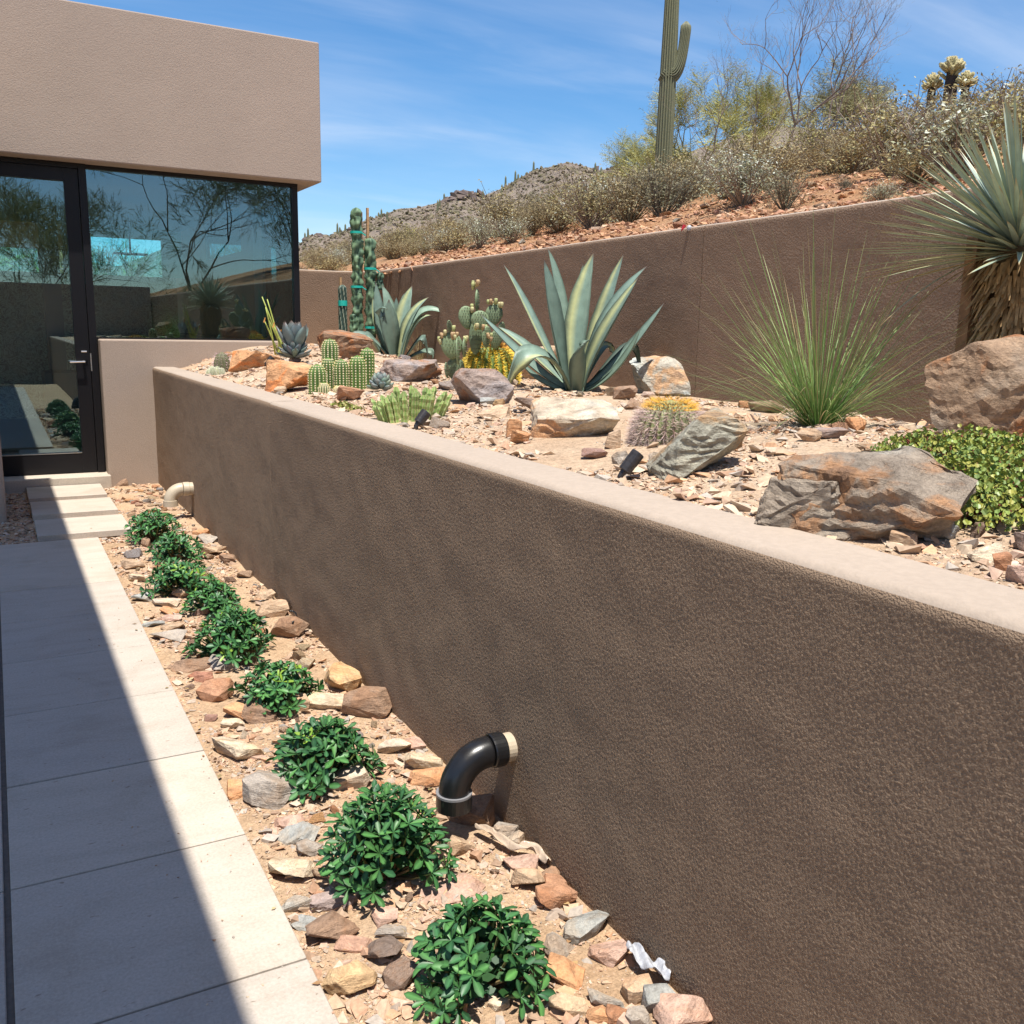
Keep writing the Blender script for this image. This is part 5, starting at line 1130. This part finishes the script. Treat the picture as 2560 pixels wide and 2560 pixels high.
pts = [at_x(725, 1528, 1.22), at_x(733, 1527, 1.24), at_x(742, 1530, 1.25), at_x(745, 1540, 1.25), at_x(741, 1550, 1.22), at_x(732, 1556, 1.18)]
m = MB(pts[0]); m.tube(bez(pts, 14), .0052, 8); tag(m.build('drip_tube', M_BLACKP, None, True, loc=pts[0]), 'thin black irrigation tube looping out beside the wall', 'hose')
q1 = [ground(u, v, 'low') + Vector((0, 0, .012)) for u, v in ((628, 1508), (650, 1508), (672, 1506))]; m = MB(q1[0]); m.tube(q1, .005, 8); tag(m.build('drip_tube', M_BLACKP, None, True, loc=q1[0]), 'short black irrigation tube lying behind the large middle shrub', 'hose')
def scrap(name, label, uvs, w, mat, lift=.02):
    P = [ground(u, v, 'low') for u, v in uvs]; r = random.Random(2); V = []; Fc = []
    C = []
    for a, b in zip(P[:-1], P[1:]): C += [a.lerp(b, i / 5) for i in range(5)]
    C.append(P[-1])
    for i, p in enumerate(C):
        t = (C[min(i + 1, len(C) - 1)] - C[max(0, i - 1)]).normalized(); s = Vector((-t.y, t.x, 0)); ww = w * (.5 + .5 * math.sin(math.pi * (i + .8) / (len(C) + .6)))
        for j in range(5): V.append(p - P[0] + s * ww * (j / 4 - .5) * (1 + .2 * math.sin(i * .4 + (j > 2) * 2)) + Vector((0, 0, lift + r.uniform(-.002, .010) + .022 * math.sin(i * .33 + j * .9) ** 2)))
    for i in range(len(C) - 1):
        for j in range(4): Fc.append((i * 5 + j, i * 5 + j + 1, i * 5 + 6 + j, i * 5 + 5 + j))
    o = ob(name, mesh(name, V, Fc, mat, None, True), None, P[0]); sb_ = o.modifiers.new('smooth', 'SUBSURF'); sb_.levels = 1; sb_.render_levels = 2; sm = o.modifiers.new('thickness', 'SOLIDIFY'); sm.thickness = .0006; return tag(o, label, 'plastic scrap')
scrap('plastic_scrap', 'crumpled white plastic film scrap against the wall at the front', ((1572, 2392), (1598, 2424), (1622, 2446), (1650, 2462), (1676, 2468)), .042, M_PLAST, .025)
scrap('plastic_strip', 'crinkled clear plastic strip lying below the pipe shadow', ((1190, 2088), (1235, 2112), (1290, 2142), (1340, 2150), (1372, 2176)), .032, M_FILM)
p = at_x(1724, 566, 3.968); m = MB(p); m.tube([p + Vector((.0, .05, .012)), p + Vector((-.01, .055, -.015)), p + Vector((-.012, .065, -.05))], [.012, .010, .003], 8); tag(m.build('red_tape_scrap', M_RED, None, loc=p), 'scrap of red tape hanging over the far wall top', 'tape')
m = MB(p); m.tube([p + Vector((-.016, -.02, -.03)), p + Vector((-.018, -.02, -.022)), p + Vector((-.018, -.02, -.005)), p + Vector((-.016, -.02, .004))], [.008, .016, .015, .007], 10); tag(m.build('white_tape_wad', M_PLAST, None, True, loc=p), 'white wad of tape stuck on the far wall top', 'tape')
p = ground(1045, 628, 'hill'); me_ = rock_mesh('blue_scrap', 77, M_BLUE, (.10, .08, .08), 14); tag(ob('blue_scrap', me_, None, p + Vector((0, 0, .03))), 'small bright blue scrap lying below a hillside bush', 'scrap')
m = MB((1.7, 3.2, 1)); b = ground(1487, 945, 'bed'); t = on_plane(1491, 892, b, 0); m = MB(b); m.tube([b, t], .004, 6); tag(m.build('drip_emitter_stake', M_BLACKP, None, loc=b), 'thin black irrigation stake at the right of the largest agave', 'stake')

# ------------------------------------------------------------------ hillside bushes
def branch_system(mb, base, H, spread, n, r, rad, col, lv=2, ends=None):
    for i in range(n):
        a = r.uniform(0, 6.283); q = r.uniform(.25, 1) * spread; tip = base + Vector((math.cos(a) * q, math.sin(a) * q, H * r.uniform(.6, 1.05))); mid = base.lerp(tip, .5) + Vector((r.gauss(0, .12), r.gauss(0, .12), -.06 * H)) * (H * .5)
        c = bez([base, mid, tip], 4); mb.tube(c, [rad, rad * .8, rad * .6, rad * .4, rad * .25], 4, col, cap=False)
        for k in range(lv):
            s = c[r.choice([2, 3])]; e = s + Vector((r.gauss(0, .3), r.gauss(0, .3), r.uniform(.2, .5))) * H * .5; mb.tube([s, s.lerp(e, .5) + Vector((r.gauss(0, .02),) * 3), e], [rad * .4, rad * .3, rad * .15], 3, col, cap=False)
            if ends is not None: ends += [e, s.lerp(e, .5)]
        if ends is not None: ends += [c[3], c[4]]
def bush_proto(seed, leafc, dens, lsize, bcol, flower=None, shell=.7):
    r = random.Random(seed); bm_ = MB(); ends = []; branch_system(bm_, Vector((0, 0, 0)), .95, .62, 46, r, .010, bcol, 3, ends); fm = MB()
    for i in range(dens):
        a = r.uniform(0, 6.283); u = r.random(); z = math.sqrt(1 - u * u * .96); rr = r.uniform(shell, 1.04) * (1 + .16 * math.sin(a * 3 + seed) + .1 * math.sin(a * 7 + seed * 2)); p = Vector((math.cos(a) * (u if z > .3 else .55 + .45 * r.random()) * .62 * rr, math.sin(a) * (u if z > .3 else .55 + .45 * r.random()) * .62 * rr, (.02 + .96 * z * r.uniform(.55, 1)) * rr * .95 + r.gauss(0, .02)))
        if r.random() < .3: p = r.choice(ends) + Vector((r.gauss(0, .03),) * 3)
        nr = (Vector((p.x, p.y, p.z * .6)) + Vector((r.gauss(0, .5), r.gauss(0, .5), r.gauss(0, .5)))).normalized(); s = nr.orthogonal().normalized(); s = (s * math.cos(i) + nr.cross(s) * math.sin(i)); w = nr.cross(s); l = lsize * r.uniform(.6, 1.3); k = r.uniform(.75, 1.25); cc = tuple(x * k for x in (r.choice(flower) if flower and r.random() < .35 * max(0, p.z - .3) * 2.2 else r.choice(leafc)))
        fm.add([p - s * l, p + w * l * .4, p + s * l, p - w * l * .4], [(0, 1, 2, 3)], cc)
    return mesh('branches', bm_.v, bm_.f, M_BARK, bm_.c), mesh('foliage', fm.v, fm.f, M_FOL, fm.c)
GB = (.27, .22, .17)
PROT = {'brittle': [bush_proto(1, [(0.326, 0.350, 0.251), (0.281, 0.304, 0.198), (0.296, 0.258, 0.132)], 2400, .024, GB, [(0.576, 0.607, 0.504)]), bush_proto(2, [(0.340, 0.365, 0.264), (0.311, 0.304, 0.185)], 2200, .025, GB, [(0.594, 0.626, 0.522)])],
        'tan': [bush_proto(3, [(0.340, 0.266, 0.132), (0.385, 0.319, 0.172), (0.281, 0.220, 0.112)], 2600, .021, (0.222, 0.182, 0.119)), bush_proto(4, [(0.355, 0.289, 0.145), (0.311, 0.258, 0.119), (0.400, 0.342, 0.185)], 2300, .022, (0.215, 0.175, 0.112))],
        'olive': [bush_proto(5, [(0.296, 0.274, 0.112), (0.326, 0.281, 0.125), (0.252, 0.236, 0.092)], 2600, .022, GB, [(0.370, 0.334, 0.119)]), bush_proto(6, [(0.281, 0.251, 0.119), (0.318, 0.274, 0.139)], 2300, .023, GB)],
        'grey': [bush_proto(7, [(0.200, 0.198, 0.125), (0.237, 0.220, 0.145), (0.163, 0.160, 0.106)], 2200, .020, (0.163, 0.144, 0.106), None, .5)]}
BN = {'brittle': ('brittlebush', 'silvery-leaved brittlebush'), 'tan': ('dry_bush', 'dry tan bush'), 'olive': ('desert_bush', 'olive-yellow desert bush'), 'grey': ('grey_bush', 'grey twiggy bush')}
nb_ = 0
def bush(kind, x, y, w, h, label=None, group=None):
    global nb_
    z = hill_z(x, y) - .02; a, f_ = PROT[kind][nb_ % len(PROT[kind])]; nb_ += 1
    zone = 'low on the slope just above the bare rocky bank' if x < 7.6 and y < 12 else ('down the valley behind the end of the far wall' if y > 17 and x < 9 else ('far along the slope towards the distant hill' if y > 15 else ('halfway up the slope among its neighbours' if x < 10.5 else 'high on the slope near the skyline')))
    root = thing(BN[kind][0], label or '%s %s' % (BN[kind][1], zone), 'bush', (x, y, z), group or '%s growing %s' % (BN[kind][1].replace('bush', 'bushes'), zone)); root.scale = (w / 1.2, w / 1.2, h); root.rotation_euler = (0, 0, random.uniform(0, 6.28))
    ob('branches', a, root); tag(ob('foliage', f_, root), kind='stuff')
    placed['hill'].append((x, y, w * .4))
BU = [('olive', 2027, 402, 190, 150, 'rounded olive-and-silver bush right of the bare trees on the slope'), ('brittle', 2246, 402, 225, 160, 'big silvery brittlebush with a dark hollow underneath'), ('brittle', 2392, 388, 190, 150, 'pale silvery brittlebush below the cholla cacti'),
      ('olive', 2520, 345, 210, 170, 'olive bush at the upper right edge of the slope'), ('tan', 1884, 450, 190, 130, 'wide tan bush below the bare trees'), ('grey', 1961, 530, 150, 118, 'grey-green bush nearest the top of the far wall'),
      ('tan', 1736, 498, 130, 110, 'tan bush on one dark stem right below the saguaro'), ('olive', 1612, 512, 150, 110, 'olive bush left below the saguaro'), ('grey', 1549, 548, 105, 85, 'dark grey bush low on the slope left of the saguaro'), ('tan', 2213, 290, 150, 60, 'tan bush on the skyline left of the cholla cacti'),
      ('brittle', 2205, 505, 125, 58, 'small silvery brittlebush right above the far wall'), ('tan', 995, 645, 105, 92, 'tan bush behind the pale wooden stake'), ('tan', 1112, 628, 125, 100, 'tan bush left of the white brittlebush'), ('brittle', 1198, 622, 96, 88, 'white-leaved brittlebush low on the slope above the largest agave'),
      ('tan', 1330, 590, 115, 88, 'tan twiggy bush above the tips of the largest agave'), ('olive', 1428, 556, 105, 76, 'low olive bush between two tan ones'), ('olive', 1504, 540, 112, 112, 'taller olive bush left of the saguaro'), ('brittle', 842, 672, 84, 60, 'greyish brittlebush right beside the house corner'), ('tan', 1655, 470, 90, 60, 'small tan bush at the foot of the saguaro'), ('grey', 2110, 480, 60, 50, 'small grey bush on the gravel slope'), ('tan', 1800, 400, 120, 90, 'tan bush under the left bare tree'), ('tan', 2120, 345, 120, 80, 'tan bush between the two big brittlebushes')]
for kind, u, v, w, h, lab in BU:
    p = ground(u, v, 'hill'); k = depth(p) / F; bush(kind, p.x, p.y, w * k, h * k * .95, lab)
n = 0; r = random.Random(21)
for t in range(6000):
    if n >= 225: break
    x = 5.95 + 9.0 * r.random() ** 1.35; y = r.uniform(.55, 3.3) * x; 
    if y > 40: continue
    w = r.uniform(.6, 1.3) * (1 if y < 13 else .72); 
    if not free('hill', x, y, w * .42, .50): continue
    bush(r.choices(['tan', 'olive', 'brittle', 'grey'], [5, 3, 1.2, 1.5])[0], x, y, w, w * r.uniform(.45, .62) * (1 if x < 9 else .78)); n += 1
for t in range(46):                                  # behind the left wall end and down the valley
    x = r.uniform(2.95, 6.5); y = r.uniform(11.9, 34); w = r.uniform(.5, .9)
    if not free('hill', x, y, w * .4, .8): continue
    bush(r.choice(['tan', 'tan', 'olive', 'grey']), x, y, w, w * .5)

# saguaro
def saguaro(x, y, zb, H, rad, arms, label, group=None, seg=26, parent=None):
    root = thing('saguaro', label, 'saguaro', (x, y, zb), group); nr = 17 if seg > 10 else 8
    def limb(name, path, rad_):
        m = MB(); n = nr * 4; v = []; c = []; f = []; P = path; U = Vector((1, 0, 0)); st = len(P) - 1
        for i, p in enumerate(P):
            t = (P[min(i + 1, st)] - P[max(0, i - 1)]).normalized(); u = (Vector((0, 1, 0)) - t * t.y).normalized(); w = t.cross(u); q = i / st; s = 1 if q < .94 else math.sqrt(max(.02, 1 - ((q - .94) / .062) ** 2)); s *= .92 + .14 * math.sin(q * 5 + .8)
            for k in range(n):
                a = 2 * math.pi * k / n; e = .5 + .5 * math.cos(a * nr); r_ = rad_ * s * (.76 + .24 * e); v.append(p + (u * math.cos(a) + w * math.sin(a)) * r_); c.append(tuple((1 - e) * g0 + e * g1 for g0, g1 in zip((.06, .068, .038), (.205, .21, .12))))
        for i in range(st):
            for k in range(n): f.append((i * n + k, i * n + (k + 1) % n, (i + 1) * n + (k + 1) % n, (i + 1) * n + k))
        f.append(tuple(st * n + k for k in range(n))); m.add(v, f, c); return m.build(name, M_CACT, root, smooth=True)
    limb('trunk', [Vector((0.25 * math.sin(i / seg * 2) * .15, 0, H * i / seg)) for i in range(seg + 1)], rad)
    for pts, r_ in arms: limb('arm', bez(pts, max(8, seg)), r_)
sx_, sy_ = 15.2, 19.9; szb = 4.55; k = math.hypot(sx_, sy_) / F * .965
dr_ = Vector((sy_, -sx_, 0)).normalized()
b0 = Vector((sx_, sy_, 0)); 
def sag_pt(u, v): q = on_plane(u, v, Vector((sx_, sy_, 5)), 0); return q - Vector((sx_, sy_, szb))
A = [sag_pt(1676, 196) , sag_pt(1690, 190), sag_pt(1712, 150), sag_pt(1714, 105), sag_pt(1716, 54)]
saguaro(sx_, sy_, szb, 9.2, .205, [([sag_pt(1655, 185), sag_pt(1692, 215), sag_pt(1708, 150), sag_pt(1716, 54)], .165)], 'tall ribbed saguaro with one raised arm on the hillside')
for i in range(19):
    u = (760, 768, 842, 848, 862, 946, 953, 967, 1094, 1099, 1110, 1207, 1254, 1263, 1287, 1294, 1332, 1485, 1500)[i]
    az = math.atan2(ray(u, 500).x, ray(u, 500).y); rr = RF - random.uniform(2, 14); p = far_pt(az, rr); H = random.uniform(1.6, 3.2); 
    saguaro(p.x, p.y, p.z - .6, H + .6, .32, [], 'tiny distant saguaro on the ridge of the far hill', 'saguaros along the far ridge', seg=6)
# dark crags and scrub on the far hill
tpts = []; tsz = []
r = random.Random(9)
for i in range(13000):
    az = r.uniform(.15, .68); rr = 60 + (RF - 62) * math.sqrt(r.random()); p = far_pt(az, rr); tpts.append(p[:]); tsz.append(r.choice([r.uniform(.3, .8), r.uniform(.5, 1.5)]))
o = gravel('scrub', 'scattered scrub bushes and rocks over the far hill', tpts, tsz, [(.125, .115, .06), (.155, .135, .075), (.18, .14, .105), (.21, .165, .12), (.11, .10, .055), (.24, .19, .145)], 8, (.5, .9)); o['category'] = 'scrub'
for u0, n_, s_ in ((1155, 46, 3.2), (1534, 30, 2.6), (780, 16, 2.4), (905, 14, 1.8)):
    tp = []; ts = []
    for i in range(n_): u = u0 + r.gauss(0, 22); d = ray(u, 480); az = math.atan2(d.x, d.y); rr = RF - r.uniform(0, 12); p = far_pt(az, rr); tp.append((p.x, p.y, p.z - .3)); ts.append(s_ * r.uniform(.5, 1.2))
    o = gravel('ridge_rocks', 'dark rock outcrop on the ridge of the far hill', tp, ts, [(.085, .065, .06), (.12, .09, .08), (.16, .12, .10)], u0, (.5, .9)); o['category'] = 'rock outcrop'

# ------------------------------------------------------------------ trees
def tree(name, label, base, H, spread, seed, bark, leafc, nleaf, lsize, trunks=1, lv=5, up=.55, cat='tree', group=None, lean=(0, 0), r0=.05, droop=0.0):
    r = random.Random(seed); root = thing(name, label, cat, base, group); tm_ = MB(); tips = []
    def grow(p, d, L, rad, l):
        n = 4; pts = [p]; q = p
        for i in range(n): d = (d + Vector((r.gauss(0, .16), r.gauss(0, .16), r.gauss(0, .10) + .05 * up - droop * (lv - l) * .02))).normalized(); q = q + d * L / n; pts.append(q)
        tm_.tube(pts, [rad * (1 - .42 * i / n) for i in range(n + 1)], 6 if l > 2 else 3, bark, cap=False)
        if l <= 1: tips.extend((pts[j_], (pts[j_] - pts[j_ - 1]).normalized()) for j_ in range(1, n + 1))
        if l == 0: return
        for k in range(r.choice([2, 3, 3])):
            o = Vector((r.gauss(0, 1), r.gauss(0, 1), r.gauss(0, .6) + up)).normalized(); s = pts[-1] if k < 2 else pts[r.choice([2, 3])]; grow(s, (d * .75 + o * .75 * spread).normalized(), L * r.uniform(.62, .82), rad * .58, l - 1)
    for t in range(trunks):
        a = 6.283 * t / trunks + r.uniform(-.4, .4); d = Vector((math.cos(a) * .45 * (trunks > 1) + lean[0], math.sin(a) * .45 * (trunks > 1) + lean[1], 1)).normalized(); grow(Vector((math.cos(a), math.sin(a), 0)) * .06 * (trunks > 1) + Vector((0, 0, -.3)), d, H * .36, r0, lv)
    zmax = max(v.z for v in tm_.v); s = H / zmax
    for v in tm_.v: v *= s
    tm_.build('trunk', M_BARK, root)
    if nleaf:
        fm = MB(); ends2 = [(p0 * s, d0) for p0, d0 in tips]
        for i in range(nleaf):
            p, dd = r.choice(ends2); d = (dd * .9 + Vector((r.gauss(0, .38), r.gauss(0, .38), r.gauss(0, .3) + .25 * up - droop))).normalized(); p = p + d * r.uniform(-.02, .06) * H; L = lsize * r.uniform(.6, 1.4); w = d.orthogonal().normalized() * lsize * .035; n_ = d.cross(w).normalized(); k = r.uniform(.75, 1.25); cc = tuple(x * k for x in r.choice(leafc))
            fm.add([p - w, p + w, p + d * L + w * .4, p + d * L - w * .4], [(0, 1, 2, 3)], cc)
            for q in (.35, .6, .85):
                b_ = p + d * L * q; e_ = (n_ * r.choice([-1, 1]) + d * .7 + w * r.uniform(-8, 8)).normalized() * L * .30; fm.add([b_ - d * L * .022, b_ + e_, b_ + d * L * .022], [(0, 1, 2)], cc)
        tag(fm.build('crown', M_FOL, root), kind='stuff')
    return root
def hill_at(u, x):
    d = ray(u, 300); y = d.y / d.x * x; return Vector((x, y, hill_z(x, y)))
PVG = [(.34, .34, .12), (.40, .38, .15), (.28, .29, .11)]
p = hill_at(1800, 17.5); tree('palo_verde', 'yellow-green palo verde tree right behind the saguaro', p, 3.2, .95, 3, (.20, .21, .11), PVG, 7000, .26, 4, 5, .45, r0=.05)
p = hill_at(1615, 19.5); tree('palo_verde', 'yellow-green palo verde tree seen left of the saguaro trunk', p, 2.7, 1.1, 8, (.20, .2, .11), PVG, 6000, .26, 4, 5, .3, r0=.045)
p = hill_at(2105, 16.0); tree('palo_verde', 'pale palo verde tree behind the right bare tree', p, 2.2, 1.1, 13, (.18, .18, .11), [(.24, .235, .12), (.28, .27, .14)], 4500, .22, 4, 5, .3, r0=.035)
p = hill_at(1868, 13.5); tree('bare_tree', 'smaller nearly leafless tree between the saguaro and the larger bare tree', p, 3.15, .72, 22, (.17, .135, .115), [(.30, .27, .18)], 300, .07, 2, 6, .75, r0=.028)
p = hill_at(1975, 12.8); tree('bare_tree', 'larger nearly leafless tree with spreading branches on the hillside', p, 3.35, .85, 35, (.19, .155, .135), [(.14, .17, .08), (.2, .2, .12)], 620, .07, 2, 6, .6, r0=.040, lean=(.25, -.2))
# trees behind the camera, seen mirrored in the glass
for i, (x, y, H) in enumerate(((5.6, -12, 6.6), (1.0, -11.5, 5.6), (9.3, -13, 5.2), (-3.2, -13, 6.0))):
    tree('mesquite_tree', ('feathery green mesquite tree reflected in the corner window', 'feathery tree reflected in the glass door', 'low tree on the slope reflected at the right of the window', 'feathery tree reflected at the far left of the door')[i], Vector((x, y, (hill_z(x, y) if x > 4.1 else -.3))), H, .95, 50 + i, (.12, .10, .075), [(.17, .19, .075), (.21, .22, .09), (.14, .16, .065)], 6500, .26, 3, 6, .45, droop=.25, r0=.042)
p = Vector((2.05, 17.6, -.3)); tree('palo_verde', 'bright palo verde seen through the house windows', p, 3.1, .7, 77, (.2, .2, .08), [(.40, .40, .10), (.34, .36, .10)], 1500, .2, 1, 4, .8, r0=.04)
p = Vector((0.4, 18.2, -.3)); tree('palo_verde', 'bright palo verde seen through the glass door', p, 3.2, 1.0, 78, (.2, .2, .08), [(.40, .40, .10), (.34, .36, .10)], 2600, .2, 2, 4, .5, r0=.04)

# ------------------------------------------------------------------ cholla cacti on the skyline
def cholla(u, vb, h, w, label, seed, hd=.5):
    p = hill_at(u, 10.5); k = depth(p) / F; zb = on_plane(u, vb, p, 0).z; r = random.Random(seed); H = h * k * .95; W = w * k; root = thing('cholla', label, 'cholla', Vector((p.x, p.y, min(p.z, zb) - .1)), 'cholla cacti on the skyline'); c0 = root.location.copy(); off = zb - c0.z
    m = MB(); m.tube([(0, 0, 0), (0, 0, off + H * .15), (0.01, 0, off + H * (hd + .1))], [H * .17, H * .18, H * .15], 10, (.05, .038, .03)); tk_ = m.build('trunk', M_BARK, root)
    ar = []; jm = MB()
    for i in range(64):
        a = r.uniform(0, 6.283); el = R(r.uniform(18 if hd > .3 else 0, 88)); d = Vector((math.cos(a) * math.cos(el), math.sin(a) * math.cos(el), math.sin(el))); s = Vector((0, 0, off + H * (hd if i % 3 else hd * r.uniform(.5, 1)))) + Vector((d.x * W * .20, d.y * W * .20, d.z * H * (.12 if hd > .3 else .34))); e = s + (d + Vector((0, 0, .35))).normalized() * H * r.uniform(.22, .36); rr = H * .044; jm.tube([s, s.lerp(e, .5), e], [rr, rr * 1.15, rr * .8], 7, (.38, .33, .16))
        for q in range(26): t = r.random(); n_ = (d.orthogonal() * math.cos(q) + d.cross(d.orthogonal()) * math.sin(q)).normalized(); ar.append((s.lerp(e, t) + n_ * rr * .9, n_, t))
    j = jm.build('joints', M_CACT, root, True); sm = MB(); spines(sm, ar, H * .07, 3, lambda t, r_: r_.choice([(.58, .51, .28), (.50, .42, .20)]), H * .006, .9, 0, r=r); sm.build('spines', M_SPINE, j)
cholla(2368, 232, 92, 62, 'tallest pale cholla cactus with a dark trunk on the skyline', 1)
cholla(2322, 236, 58, 54, 'smaller pale cholla cactus left of the tallest cholla', 2, .22)
cholla(2405, 226, 58, 56, 'pale bushy cholla cactus right of the tallest cholla', 3, .15)
